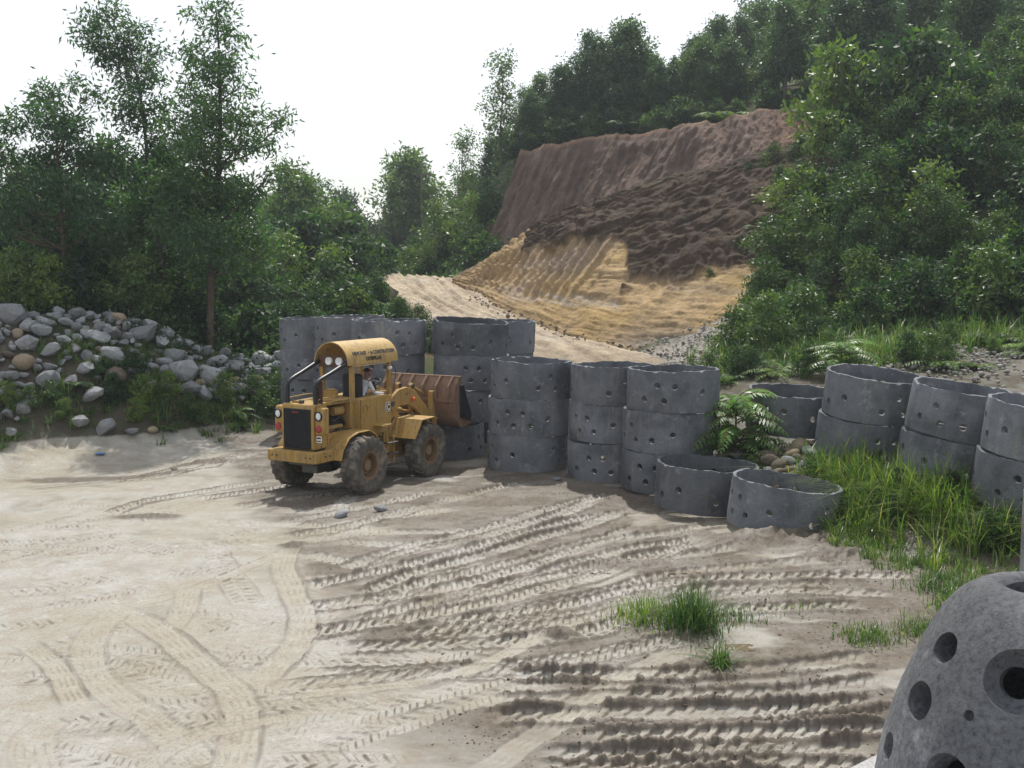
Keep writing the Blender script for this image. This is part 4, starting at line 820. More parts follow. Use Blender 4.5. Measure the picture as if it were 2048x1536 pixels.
for i in range(18): px = 1010 + i * 42 + rg.uniform(-14, 14); place('tree%d' % rg.randrange(5), px, rg.uniform(71, 77), rg.uniform(2.4, 3.8), side(px, 1240, 1500, ('small bushy tree filling the ridge at its left end', 'small bushy tree filling the middle of the ridge', 'small bushy tree filling the right part of the ridge')), 'tree', RT_)
for i in range(20):
    q = i / 19; p = np.array([W(*t) for t in UPT]); j = q * 6; a = int(min(5, j)); pp = p[a] + (p[a + 1] - p[a]) * (j - a); place(pick('shrub0', 'shrub1', 'shrub2', 'fern2'), 0, 0, rg.uniform(1., 1.9), side(i, 7, 14, ('low shrub along the rim of the upper cut, left end', 'low shrub along the rim of the upper cut, middle', 'low shrub along the rim of the upper cut, right end')), 'shrub', 'shrubs on the upper rim', xy=(pp[0] + rg.uniform(-.4, .4), pp[1] + rg.uniform(1., 2.4)))
for i in range(16): px = 1560 + i * 36; place('tree%d' % rg.randrange(5), px, rg.uniform(62, 76), rg.uniform(4.2, 6.5), side(i, 5, 11, ('leafy tree above the shrubs, left part of the hillside', 'leafy tree above the shrubs, middle of the hillside', 'leafy tree above the shrubs, right part of the hillside')), 'tree', 'trees on the right hillside')
place('tree2', 1935, 63, 6., 'light green rounded tree high on the right hillside', 'tree', 'trees on the right hillside')
# --- right hillside
HS = 'shrubs covering the right hillside'
def edge_px(py): return np.interp(py, [290, 430, 540, 620, 700], [1675, 1595, 1530, 1480, 1455])
cnt = 0
for d in np.arange(35.5, 61, 1.55):
    for px in np.arange(1440 + rg.uniform(0, 30), 2150, 62 * 40 / d + 8):
        x = W(px, 500, d + 0)[0]; z = gz(x, d); py = 768 - 0; rr_ = (z - CAMH) / d; py = 768 - F * math.tan(math.atan(rr_) + PITCH)
        px2 = px + rg.uniform(-22, 22)
        if px2 < edge_px(py) + 12 or rg.random() < .08: continue
        low = d < 39; k = rg.random(); dd = d + rg.uniform(-.6, .6)
        if low and k < .45 or k < .16: kk = pick('fern0', 'fern1', 'fern2'); place(kk, px2, dd, rg.uniform(.9, 1.6), LOOK[kk] + ' glossy fern ' + side(px2, 1640, 1860, HN) + (', at its foot' if low else ', among shrubs higher up'), 'fern', 'ferns on the right hillside')
        elif k < .78: kk = pick('shrub0', 'shrub1', 'shrub2', 'shrub3', 'shrub4') if low else pick('big0', 'big1', 'big2', 'big3', 'big0', 'big2', 'shrub3'); place(kk, px2, dd, rg.uniform(1.3, 2.3) if low else rg.uniform(1.8, 3.2), LOOK[kk] + ' dark shrub ' + side(px2, 1640, 1860, HN) + ', ' + ('at its foot' if low else 'a third of the way up' if d < 45 else 'half way up' if d < 51 else 'high up'), 'shrub', HS)
        else: place(pick('pale0', 'pale1'), px2, dd, rg.uniform(1.6, 2.8), 'yellow green shrub ' + side(px2, 1640, 1860, HN) + (', low down' if d < 46 else ', high up'), 'shrub', HS)
        cnt += 1
for px, d, h, lb in ((1660, 52, 5.2, 'yellow green bushy tree at the top right of the brown soil'), (1830, 50, 4.6, 'dense bush rising from the middle of the right hillside')): place('pale0' if px < 1700 else 'shrub2', px, d, h, lb, 'tree', 'trees on the right hillside')
for px, d, h in ((1668, 53, 4.2), (1722, 52, 4.), (1645, 49, 3.), (1590, 46, 2.6), (1545, 43.5, 2.3), (1610, 43, 2.6), (1785, 50, 3.4), (1520, 41, 1.8), (1900, 47, 3.)): place(pick('pale0', 'pale1'), px, d, h, side(px, 1600, 1700, ('sunlit yellow green shrub hanging over the foot of the cut', 'sunlit yellow green shrub beside the top of the brown soil', 'sunlit yellow green shrub further into the hillside')), 'shrub', 'sunlit shrubs on the hillside')
for i in range(22): px = 1080 + i * 21; place(pick('shrub0', 'shrub2', 'big2', 'big0'), px, rg.uniform(69.5, 76), rg.uniform(1.3, 2.2), side(px, 1230, 1390, ('shrub under the ridge trees, left part', 'shrub under the ridge trees, middle', 'shrub under the ridge trees, right part')), 'shrub', 'shrubs under the ridge trees')
# saplings and ferns clinging to the brown soil
for px, py, d, h in ((1545, 345, 50.5, 1.5), (1575, 410, 48, 1.6), (1600, 330, 50, 1.5), (1520, 455, 46.5, .9), (1330, 545, 47.5, .7), (1370, 530, 47.5, .7), (1560, 480, 45.6, 1.3), (1480, 470, 47.5, .8), (1440, 385, 51, .7), (1500, 360, 50.8, 1.), (1470, 340, 51.8, .8), (1400, 480, 48.6, .6), (1440, 520, 46.6, .8), (1500, 510, 45.8, 1.), (1380, 420, 50.2, .5), (1420, 560, 45.2, .7), (1560, 380, 48.8, 1.3), (1310, 400, 52, .5)):
    p = W(px, py, d); o = place(pick('fern0', 'fern1', 'shrub4'), px, d, h, 'small plant clinging to the brown soil face', 'plant', 'plants on the brown soil'); o.location = (p[0], p[1], p[2] - .25)
# --- grass
def in_ring(x, y):
    for a, b in ((7.76, 24), (8.86, 22), (9.55, 20), (5.27, 21.3), (4.11, 23.2), (6.53, 25.7), (3.66, 25.4), (2.46, 27.2)):
        if (x - a) ** 2 + (y - b) ** 2 < 1.1 ** 2: return True
    return False
rn = np.random.default_rng(90)
def grass_patch(name, spots, n, h, wd, label, lean=.55, hv=.35, zf=None):
    B = []; Hh = []
    while len(B) < n:
        x0, y0, sx, sy = spots[rn.integers(0, len(spots))]; cx, cy_ = x0 + rn.normal() * sx, y0 + rn.normal() * sy; k = rn.integers(8, 26); hh = h * rn.uniform(1 - hv, 1 + hv)
        if in_ring(cx, cy_): continue
        zb = gz(cx, cy_)
        for j in range(k): B.append((cx + rn.normal() * .07, cy_ + rn.normal() * .07, zb - .03)); Hh.append(hh * rn.uniform(.5, 1.1))
    v, f, t = blades(np.array(B), np.array(Hh), rn, wd, lean); me = raw_mesh(name, v, f, False, {'rnd': t}); return stuff(link(name, me, LF_GRASS), label, 'grass')
grass_patch('bank_grass', [(7.2, 20.7, .8, .6), (8.6, 19.3, .8, .7), (8.0, 20.6, .7, .5), (9.8, 18.9, .7, .45), (6.9, 22.4, .45, .4), (10.6, 18.6, .7, .5), (9.0, 20.2, .5, .3), (7.7, 21.7, .6, .3), (10.2, 19.3, .7, .4)], 9500, .72, .011, 'tall bright grass on the bank before the right hand rings', 1.0, .65)
grass_patch('slope_grass', [(x, y, 1.2, .9) for x, y in ((7.5, 31.5), (9.5, 33), (12, 32.5), (14.5, 33.5), (6.8, 33.5), (10, 31), (8, 34.5), (16, 32))], 9000, .7, .012, 'yellow green grass at the foot of the right hillside', .75, .6)
grass_patch('fringe_grass', [(6.35, 19.5, .3, .25), (6.9, 18.6, .4, .3), (7.6, 17.8, .5, .3), (5.2, 24.6, .3, .4), (7.0, 16.2, .5, .5), (6.6, 15.0, .5, .3), (7.6, 15.2, .4, .5)], 3200, .30, .008, 'thin short grass along the edge of the mud')
def bx_(px, t): x = W(px, 800, 34)[0]; return (x, float(np.interp(x, fx, fy) + t * 3.6))
grass_patch('rock_bank_weeds', [(*bx_(px, t), .55, .45) for px, t in ((20, .05), (60, .15), (160, .3), (280, .4), (330, .3), (420, .3), (470, .4), (520, .45), (540, .3), (370, .2), (240, .55), (130, .85), (300, .75), (450, .2), (540, .55))], 9000, .42, .013, 'green weeds growing through the rock bank', .8)
WB = 'leafy weeds on the rock bank'
for px, t, h in ((20, .0, .9), (55, .12, 1.), (150, .3, .8), (185, .42, .8), (270, .5, .9), (300, .3, 1.), (335, .42, .9), (300, .12, .8), (380, .2, .8), (425, .42, 1.1), (450, .25, 1.), (480, .35, 1.1), (500, .15, .9), (525, .35, 1.1), (545, .25, 1.1), (405, .1, .8), (250, .3, .9), (220, .5, .7), (350, .08, .6), (120, .25, .8), (85, .3, .8), (470, .02, .6), (530, .08, .8), (180, .15, .7)):
    x, y = bx_(px, t); place(pick('shrub0', 'shrub4', 'pale0', 'pale1', 'fern1'), 0, 0, h, 'leafy weed clump ' + ('low' if t < .3 else 'half way up') + ' on the rock bank, ' + side(px, 200, 400, ('left part', 'middle', 'next to the loader')), 'plant', WB, -.12, xy=(x, y))
SB = 'leafy plants in the bank grass'
for x, y, h in ((7.0, 21.9, .6), (7.6, 21.2, .6), (8.3, 20.4, .7), (6.9, 21.1, .5), (5.6, 24.5, .7), (9.0, 19.6, .6), (9.9, 18.6, .7), (10.3, 18.5, .8), (8.6, 18.8, .5), (4.9, 25.6, .8), *[(rg.uniform(6.2, 8.2), rg.uniform(20.0, 23.2), rg.uniform(.35, .6)) for _ in range(14)], *[(rg.uniform(8., 10.6), rg.uniform(18.4, 20.6), rg.uniform(.4, .75)) for _ in range(14)], *[(rg.uniform(4.7, 6.), rg.uniform(23.6, 26), rg.uniform(.3, .6)) for _ in range(6)]):
    if in_ring(x, y): continue
    place(pick('shrub0', 'shrub4', 'pale1'), 0, 0, h, side(x, 6.6, 8.6, ('small leafy plant among the river stones', 'small leafy plant in the grass below the left two high stack', 'small leafy plant in the grass below the right hand stacks')), 'plant', SB, xy=(x, y))
place('feather', 0, 0, 2.5, 'bright feathery plant between the pale stack and the single ring', 'plant', None, xy=(5.12, 24.9), sx=.85)
place('feather', 0, 0, 1.5, 'feathery bright plant behind the left two high stack', 'plant', None, xy=(8.6, 28.6), sx=1.2)
for i in range(46):
    x, y = rg.uniform(5.5, 15), rg.uniform(28.8, 34.5)
    place(pick('fern0', 'fern1', 'fern2', 'shrub4', 'shrub1', 'pale1'), 0, 0, rg.uniform(.5, 1.05), side(x, 8.5, 11.5, ('low green plant on the stony slope behind the single ring', 'low green plant on the stony slope behind the middle stacks', 'low green plant on the stony slope at the far right')), 'plant', 'low plants on the stony slope', xy=(x, y))
def tuft(px, py, n, h, r, label, seed, lean=.6):
    p = G(px, py); me = tuft_proto(seed, n, h, r, wd=.007, lean=lean); o = link('grass_tuft', me, None, None, (p[0], p[1], gz(p[0], p[1]))); tag(o, label, 'grass tuft'); o['kind'] = 'stuff'
tuft(1385, 1262, 560, .80, .20, 'largest grass tuft growing in the middle of the mud', 301)
tuft(1300, 1240, 380, .40, .30, 'low spreading grass patch left of the largest tuft', 302)
tuft(1460, 1235, 200, .30, .28, 'thin sparse grass right of the largest tuft', 303)
tuft(1735, 1275, 420, .24, .26, 'short green grass patch on mud left of the dome', 304)
tuft(1860, 1270, 420, .26, .28, 'short grass patch touching the left side of the dome', 305)
tuft(1440, 1330, 120, .42, .08, 'bent over grass blades lying on the rut', 306, 1.6)
tuft(1890, 1180, 320, .42, .3, 'wispy grass behind the dome', 307)
tuft(1590, 1215, 120, .22, .4, 'faint scattered grass blades in the ruts', 308)
for k in PROTO:
    if k not in used:
        for c in list(PROTO[k][0].children): bpy.data.objects.remove(c)
        bpy.data.objects.remove(PROTO[k][0])
# --- ground cover: leaves hugging the hill soil
def cover(name, n, xr, yr, test, L_, Wd, mat, label, hmax=.35):
    x = rn.uniform(*xr, n * 2); y = rn.uniform(*yr, n * 2); ok = test(x, y); x, y = x[ok][:n], y[ok][:n]; k = fbm(x * .8, y * .8, 3, 95) > -.25; x, y = x[k], y[k]
    z = flat(H0(x, y)); m = 5; p = np.repeat(np.stack([x, y, z], 1), m, 0) + rn.normal(size=(len(x) * m, 3)) * np.array([.14, .14, .06]) + np.array([0, 0, .12]) ; p[:, 2] += rn.uniform(0, hmax, len(p))
    v = leaf_arrays(p, rn.normal(size=p.shape) + np.array([0, -.2, .25]), L_, Wd, rn); me = leaf_mesh(name, v, np.clip(np.repeat(rn.uniform(0, 1, len(x)), m) * .6 + rn.uniform(0, .4, len(p)), 0, 1)); return stuff(link(name, me, mat), label, 'ground cover')
def not_cut(x, y):
    px = 1024 + x / y * F; return (px > 1440 + (y - 36) * 11)
cover('hill_ground_cover', 15000, (7, 48), (34, 82), not_cut, .26, .12, LF_SHR, 'low leafy ground cover on the right hillside')
cover('left_ground_cover', 5500, (-24, -5), (35.5, 62), lambda x, y: x < -5 - (y - 36) * .12, .2, .08, LF_SHR, 'low leafy ground cover behind the rock bank')
cover('valley_ground_cover', 6000, (-16, 2), (62, 112), lambda x, y: y > 62, .34, .16, LF_BACK, 'low green growth in the valley beyond the road', .5)
# ------------------------------------------------------------------ wheel loader
WARP = False
FRONT = ('front_frame', 'boom_arm', 'pin', 'lift_cylinder', 'tilt_lever', 'tilt_rod', 'bucket_bracket', 'front_fender', 'bucket', 'rib', 'back_beam', 'top_lip', 'side_cutter', 'cutting_edge', 'ladder_side', 'ladder_step', 'axle', 'wheel', 'rim', 'tyre', 'wheel_nut', 'rear_fender', 'marker_lamp', 'articulation_joint', 'chassis')
def warp(p, name):
    if name in FRONT: return p
    if name in ('bumper', 'bolt'): return (p[0] + .12, p[1], p[2])
    k = min(1, max(0, (p[2] - 1.1) / .9)); k2 = 1 if p[2] < 2.3 else max(0, 1 - (p[2] - 2.3) / .5)
    return (p[0] + .15, p[1], p[2] + .10 * k * k2)
class MB:
    def __init__(s): s.v = []; s.f = []
    def add(s, v, f):
        k = len(s.v); s.v += [tuple(map(float, p)) for p in v]; s.f += [tuple(k + i for i in q) for q in f]; return s
    def box(s, x0, x1, y0, y1, z0, z1):
        v = [(x, y, z) for x in (x0, x1) for y in (y0, y1) for z in (z0, z1)]
        return s.add(v, [(0, 1, 3, 2), (4, 6, 7, 5), (0, 4, 5, 1), (2, 3, 7, 6), (0, 2, 6, 4), (1, 5, 7, 3)])
    def prism(s, poly, y0, y1):                                   # poly in (x, z)
        n = len(poly); v = [(x, y0, z) for x, z in poly] + [(x, y1, z) for x, z in poly]
        return s.add(v, [tuple(range(n)), tuple(range(2 * n - 1, n - 1, -1))] + [(i, i + n, (i + 1) % n + n, (i + 1) % n) for i in range(n)])
    def cyl(s, a, b, r, n=16, r2=None):
        a, b = np.array(a, float), np.array(b, float); t = unit(b - a); u = unit(np.cross(t, [0, 0, 1.] if abs(t[2]) < .9 else [1., 0, 0])); w = np.cross(t, u); an = np.arange(n) * 2 * math.pi / n; r2 = r if r2 is None else r2
        v = [a + r * (math.cos(q) * u + math.sin(q) * w) for q in an] + [b + r2 * (math.cos(q) * u + math.sin(q) * w) for q in an]
        return s.add(v, [tuple(range(n - 1, -1, -1)), tuple(range(n, 2 * n))] + [(i, (i + 1) % n, (i + 1) % n + n, i + n) for i in range(n)])
    def pipe(s, pts, r, n=10, step=.06):
        S = spline(np.array(pts, float), step); v, f = tubes([np.c_[S, np.full(len(S), r)]], n); m = len(S); s.add(v, [tuple(q) for q in f]); k = len(s.v) - len(v); s.f += [tuple(k + i for i in range(n)), tuple(k + (m - 1) * n + i for i in range(n - 1, -1, -1))]; return s
    def lathe(s, prof, c, n=40, axis='y'):                        # prof (r, h) closed loop
        m = len(prof); v = []
        for r, h in prof:
            for i in range(n): a = 2 * math.pi * i / n; v.append((c[0] + r * math.cos(a), c[1] + h, c[2] + r * math.sin(a)) if axis == 'y' else (c[0] + h, c[1] + r * math.cos(a), c[2] + r * math.sin(a)))
        return s.add(v, [(j * n + i, j * n + (i + 1) % n, ((j + 1) % m) * n + (i + 1) % n, ((j + 1) % m) * n + i) for j in range(m) for i in range(n)])
    def sheet(s, line, y0, y1, th=.03):                           # folded plate along an (x, z) line
        L2 = np.array(line, float); t = unit(np.gradient(L2, axis=0)); nn = np.c_[-t[:, 1], t[:, 0]]; return s.prism([tuple(p) for p in L2] + [tuple(p) for p in (L2 - nn * th)[::-1]], y0, y1)
    def build(s, name, mat, parent, bevel=.012, smooth=True):
        if parent is not None and WARP: s.v = [warp(p, name) for p in s.v]
        me = raw_mesh(name, s.v, s.f); bm = bmesh.new(); bm.from_mesh(me); bmesh.ops.recalc_face_normals(bm, faces=bm.faces); bm.to_mesh(me); bm.free()
        if smooth: me.polygons.foreach_set('use_smooth', np.ones(len(me.polygons), bool)); me.set_sharp_from_angle(angle=R(38))
        o = link(name, me, mat, parent)
        if bevel: b = o.modifiers.new('bevel', 'BEVEL'); b.width = bevel; b.segments = 2; b.limit_method = 'ANGLE'; b.angle_limit = R(40); b.harden_normals = False
        return o
def paint(name, c, rough=.5, rust=.55, dust=.5):
    m = Mat(name); n1 = m.noise(3.2, 8, .7); n2 = m.noise(9, 8, .75)
    col = m.ramp(m.noise(1.1, 5, .6), [(.3, tuple(x * .82 for x in c)), (.7, tuple(x * 1.1 for x in c))])
    col = m.mix(m.ramp(n1, [(.44, 0.), (.7, dust)]), col, (.27, .215, .145))
    col = m.mix(m.ramp(n2, [(.56, 0.), (.64, rust)]), col, (.10, .05, .026))
    st = m.n('ShaderNodeMapping', {'Vector': m.co(), 'Scale': (7, 7, .8)}).outputs[0]
    col = m.mix(m.ramp(m.noise(1.8, 5, .65, st), [(.50, 0.), (.7, .65)]), col, (.12, .07, .035))
    m.bsdf(col, m.ramp(n1, [(.3, rough), (.7, min(1, rough + .3))]), .4, 0, m.bump(m.noise(14, 5), .12, .01)); return m.m
YEL = paint('loader_yellow', (.42, .255, .06)); YELF = paint('canopy_yellow', (.50, .33, .11), .42, .2, .35); RUSTY = paint('bucket_rust', (.20, .115, .075), .7, .6, .55)
BLK = mat_plain('matt_black', (.018, .018, .02), .6, .3, var=.3); GLOSS = mat_plain('black_tube', (.012, .013, .016), .38, .45, var=.1); GREY = mat_plain('greasy_steel', (.09, .085, .075), .5, .5, .5, .4)
TYRE = mat_plain('dusty_rubber', (.10, .092, .08), .9, .15, var=.35, scale=7, dirt=(.30, .25, .185), dirt_amt=.8, bump=.5); RIM = paint('rusty_rim', (.19, .115, .055), .75, .6, .7)
LENS = mat_plain('lamp_glass', (.75, .77, .78), .12, .7, var=.08); RED = mat_plain('red_lens', (.30, .02, .02), .25, .6, var=.2); ORG = mat_plain('orange_lens', (.60, .12, .02), .25, .6, var=.1)
WHT = mat_plain('white_paint', (.72, .72, .7), .5, .4, var=.1); INK = mat_plain('black_lettering', (.035, .03, .028), .7, .2, var=.3); INKB = mat_plain('faded_blue_lettering', (.06, .06, .075), .7, .2, var=.4, scale=20)
WARP = True
HEAD = R(29.5); O_ = G(659, 978)
ld = empty('wheel_loader', (O_[0], O_[1], gz(O_[0], O_[1]) * 0 - .01), math.pi / 2 - HEAD); tag(ld, 'old yellow wheel loader with arched roof, lifting its rusty bucket at the rings', 'wheel loader')
WB_, TRK, RW = 2.5, .97, .67
def MBn(): return MB()
# chassis
fr = MB().box(-1.0, 1.3, -.36, .36, .72, 1.12).box(-.7, .3, -.22, .22, .5, .74); frame = fr.build('chassis', GREY, ld)
bp = MB().box(-1.44, -1.24, -.70, .70, .84, 1.09).box(-1.242, -.74, -.70, -.52, .84, 1.088).box(-1.242, -.74, .52, .70, .84, 1.088); bump_ = bp.build('bumper', YEL, ld, .02)
for y in (-.55, -.42, .42, .55): MB().cyl((-1.455, y, .97), (-1.435, y, .97), .022, 8).build('bolt', GREY, bump_, 0)
for x in (-1.1, -.95): MB().cyl((x, -.715, .97), (x, -.695, .97), .022, 8).build('bolt', GREY, bump_, 0)
hs = MB().prism([(-1.235, 1.10), (-1.235, 1.93), (-1.20, 2.02), (-.76, 2.04), (-.76, 1.10)], -.46, .46); hous = hs.build('radiator_housing', YEL, ld, .03)
g = MB().box(-1.262, -1.232, -.385, .385, 1.12, 1.93); gr = g.build('grille', BLK, ld, .01)
for k in range(15): y = -.36 + k * .0514; MB().box(-1.275, -1.26, y - .006, y + .006, 1.14, 1.91).build('grille_bar', BLK, gr, 0)
MB().box(-1.272, -1.26, -.06, .12, 1.84, 1.88).build('badge', mat_plain('red_badge', (.25, .03, .03), .5), gr, 0)
hood = MB().prism([(-.77, 1.965), (-.77, 2.04), (.24, 2.06), (.24, 1.965)], -.465, .465).box(.10, .235, -.46, .46, 1.10, 1.97).build('engine_hood', YEL, ld, .015)
MB().box(-1.05, -.9, .1, .3, 2.03, 2.075).box(-.7, -.45, -.38, -.1, 2.045, 2.07).build('hood_hatch', YEL, hood, .01)
MB().cyl((-1.08, 0, 2.0), (-1.08, 0, 2.10), .06).build('radiator_cap', GREY, hood, .005)
for sg in (-1, 1):
    MB().box(-.765, .105, sg * .455 - .012, sg * .455 + .012, 1.10, 1.40).build('side_panel', YEL, ld, .006)
    MB().pipe([(-1.0, sg * .43, 2.03), (-1.0, sg * .43, 2.12), (-.2, sg * .43, 2.14), (-.2, sg * .43, 2.04)], .014, 8).build('handrail', YEL, hood, 0)
en = MB().box(-.7, .08, -.24, .24, 1.12, 1.62).box(-.62, .02, -.16, .16, 1.62, 1.9).build('engine', GREY, ld, .02)
MB().cyl((-.35, -.27, 1.80), (.0, -.27, 1.80), .10, 14).build('oil_filter', YEL, en, .01); MB().cyl((-.5, -.25, 1.34), (-.5, -.38, 1.34), .13, 18).cyl((-.12, -.25, 1.32), (-.12, -.36, 1.32), .10, 18).build('pulley', RIM, en, .01)
MB().pipe([(-.62, -.30, 1.72), (-.4, -.34, 1.60), (-.1, -.32, 1.66), (.06, -.3, 1.5)], .035).build('hose', BLK, en, 0); MB().box(-.6, -.05, -.36, -.25, 1.44, 1.52).build('manifold', YEL, en, .02)
# rear lamps
for sg in (-1, 1):
    y0, y1 = sorted((sg * .465, sg * .70)); pod = MB().prism([(-1.20, 1.42), (-1.20, 1.86), (-1.15, 1.96), (-.98, 1.96), (-.98, 1.42)], y0, y1).build('lamp_housing', YEL, ld, .03); yc = sg * .585
    MB().lathe([(.10, 0), (.10, -.035), (.082, -.04), (.08, 0)], (-1.20, yc, 1.80), 24, 'x').build('lamp_rim', BLK, pod, 0)
    MB().lathe([(.083, -.012), (.06, -.032), (.02, -.04), (.001, -.04), (.001, -.005)], (-1.20, yc, 1.80), 24, 'x').build('headlight', LENS, pod, 0)
    MB().lathe([(.076, -.0), (.074, -.03), (.05, -.045), (.001, -.048), (.001, 0)], (-1.20, yc, 1.54), 24, 'x').build('tail_light', RED, pod, 0)
pl_ = MB().box(-1.215, -1.20, -.66, -.52, 1.27, 1.40).build('number_plate', WHT, ld, .004); MB().box(-1.219, -1.214, -.645, -.535, 1.345, 1.38).box(-1.219, -1.214, -.645, -.535, 1.29, 1.315).build('plate_marking', INK, pl_, 0)
for sg in (-1, 1): MB().pipe([(-1.08, sg * .40, 2.0), (-1.09, sg * .40, 2.30), (-1.05, sg * .40, 2.52), (-.86, sg * .405, 2.66), (-.30, sg * .42, 2.86), (.14, sg * .43, 3.01)], .052, 14).build('roll_bar', GLOSS, ld, 0)
MB().cyl((-.92, -.40, 2.0), (-.92, -.40, 2.58), .06).build('exhaust_pipe', mat_plain('rusty_exhaust', (.06, .03, .022), .8, .2, var=.4), ld, .01)
MB().cyl((.03, .05, 2.04), (.03, .05, 2.22), .165, 20).cyl((.03, .05, 2.22), (.03, .05, 2.25), .12, 20).build('air_cleaner', YEL, ld, .015)
# operator station
MB().box(.22, 1.55, -.36, .36, 1.10, 1.55).build('cab_floor', YEL, ld)
for sg in (-1, 1):
    y0, y1 = sorted((sg * .34, sg * .64)); tk = MB().prism([(.235, 1.22), (.235, 2.02), (1.46, 2.02), (1.46, 1.35), (1.2, 1.22)], y0, y1).build('side_tank', YEL, ld, .02); ys_ = sg * .648
    MB().box(.86, 1.42, min(ys_, sg * .638), max(ys_, sg * .638), 1.52, 1.96).build('tank_door', YEL, tk, .004); MB().lathe([(.09, 0), (.09, .012), (.075, .012), (.075, 0)], (.42, ys_ - (.012 if sg < 0 else 0), 1.80), 20).build('filler_cap', YEL, tk, 0)
    MB().box(.72, 1.1, min(sg * .64, sg * .92), max(sg * .64, sg * .92), 1.40, 1.43).build('step_plate', YEL, tk, .006)
lg = MB().box(1.22, 1.385, -.656, -.648, 1.66, 1.865).build('emblem', WHT, ld, 0); MB().box(1.235, 1.37, -.661, -.655, 1.675, 1.85).build('emblem_field', INK, lg, 0)
def text(body, size, mat, parent, fn, name='lettering', bold=0.):
    cu = bpy.data.curves.new('t', 'FONT'); cu.body = body; cu.size = size; cu.align_x = 'LEFT'; cu.extrude = .001; cu.offset = bold; cu.resolution_u = 3
    o = bpy.data.objects.new('t', cu); COL.objects.link(o); bpy.context.view_layer.update(); me = baked(o)
    co = np.empty(len(me.vertices) * 3); me.vertices.foreach_get('co', co); co = co.reshape(-1, 3); co[:, 0] -= co[:, 0].min(); co = np.array([warp(p, 'lettering') if WARP and body != 'CAT' else p for p in fn(co, co[:, 0].max())]); me.vertices.foreach_set('co', co.astype(np.float32).ravel()); me.update(); me.materials.clear(); return link(name, me, mat, parent)
def on_side(x0, x1, z, y): return lambda c, w: np.c_[x0 + c[:, 0] * (x1 - x0) / w, y - c[:, 2], z + c[:, 1]]
text('C', .20, WHT, lg, on_side(1.25, 1.355, 1.692, -.664), bold=.008)
for sg in (-1, 1):
    MB().sheet([(-.74, .86), (-.66, 1.10), (-.42, 1.34), (-.1, 1.43), (.32, 1.43), (.56, 1.32), (.92, .86), (1.0, .84)], *sorted((sg * .42, sg * .95)), .025).build('rear_fender', YEL, ld, .006)
CR, CZ = .50, 2.95
cn = MB(); ang = np.linspace(-.08, math.pi + .08, 30); ln = [(-math.cos(a) * CR, CZ + math.sin(a) * CR) for a in ang]; li = [(-math.cos(a) * (CR - .022), CZ + math.sin(a) * (CR - .022)) for a in ang[::-1]]
lp = ln + li; n_ = len(lp); v = [(-.02, y, z) for y, z in lp] + [(1.95, y, z) for y, z in lp]; m_ = len(ln)
cn.add(v, [(i, i + 1, 2 * m_ - 2 - i, 2 * m_ - 1 - i) for i in range(m_ - 1)] + [(n_ + i + 1, n_ + i, n_ + 2 * m_ - 1 - i, n_ + 2 * m_ - 2 - i) for i in range(m_ - 1)] + [(i, (i + 1) % n_, (i + 1) % n_ + n_, i + n_) for i in range(n_)])
can = cn.build('canopy', YELF, ld, 0)
def on_arc(x0, x1, a0): return lambda c, w: np.c_[x0 + c[:, 0] * (x1 - x0) / w, -np.cos(a0 + c[:, 1] / CR) * (CR + .005 + c[:, 2]), CZ + np.sin(a0 + c[:, 1] / CR) * (CR + .005 + c[:, 2])]
text('NEW EAST  •  in CONSTRUCTION', .13, INKB, can, on_arc(.22, 1.86, R(21)), bold=.005); text('CATERPILLAR', .115, INK, can, on_arc(.66, 1.28, R(5)), bold=.006)
MB().pipe([(.12, -.515, 2.89), (.8, -.52, 2.885), (1.62, -.515, 2.90)], .012, 8).build('gutter_strip', YELF, can, 0)
bar = MB().box(.06, .12, -.44, .44, 2.86, 3.12).build('lamp_bar', mat_plain('dark_brown_paint', (.10, .05, .025), .7), ld, .01)
for y in (.10, -.20): MB().lathe([(.001, 0), (.05, -.005), (.082, -.03), (.09, -.03), (.09, .04), (.001, .06)], (.03, y, 3.0), 22, 'x').build('work_light', LENS, bar, 0)
for x in (.20, 1.66):
    for sg in (-1, 1): MB().box(x - .05, x + .05, sg * .43 - .05, sg * .43 + .05, 1.95 if x < 1 else 1.6, 3.0).build('canopy_post', YEL, ld, .008)
MB().cyl((1.60, -.52, 2.74), (1.56, -.52, 2.74), .055, 16).build('side_lamp', LENS, ld, .005)
MB().pipe([(1.72, -.44, 2.9), (1.9, -.46, 2.6), (1.75, -.5, 2.1)], .008, 6).build('cable', BLK, ld, 0)
st = MB().box(.70, .86, -.27, .27, 1.86, 2.62).build('seat_back', BLK, ld, .06); MB().box(.74, 1.22, -.27, .27, 1.72, 1.86).build('seat_cushion', BLK, ld, .05); MB().box(.8, 1.15, -.22, .22, 1.54, 1.73).build('seat_base', GREY, ld, .02)
sw = MB(); tv = []
an = np.linspace(0, 2 * math.pi, 25); cw = np.array([1.62, .02, 2.28]); ux = np.array([.85, 0, .52]) * .19; uy = np.array([0, 1, 0]) * .19
sw.pipe([cw + math.cos(a) * ux + math.sin(a) * uy for a in an], .016, 8, .03); sw.pipe([cw - uy, cw, cw + uy], .012, 6); steer = sw.build('steering_wheel', BLK, ld, 0); MB().cyl((1.62, .02, 2.28), (1.82, .02, 1.9), .03).build('steering_column', BLK, ld, 0)
MB().box(1.72, 1.84, -.34, .34, 1.55, 2.06).build('dashboard', YEL, ld, .02)
text('CATERPILLAR', .075, INK, hood, on_side(-.62, .04, 1.985, -.468)); text('New East Construction', .085, INK, ld, on_side(-.66, .02, 1.22, -.469))
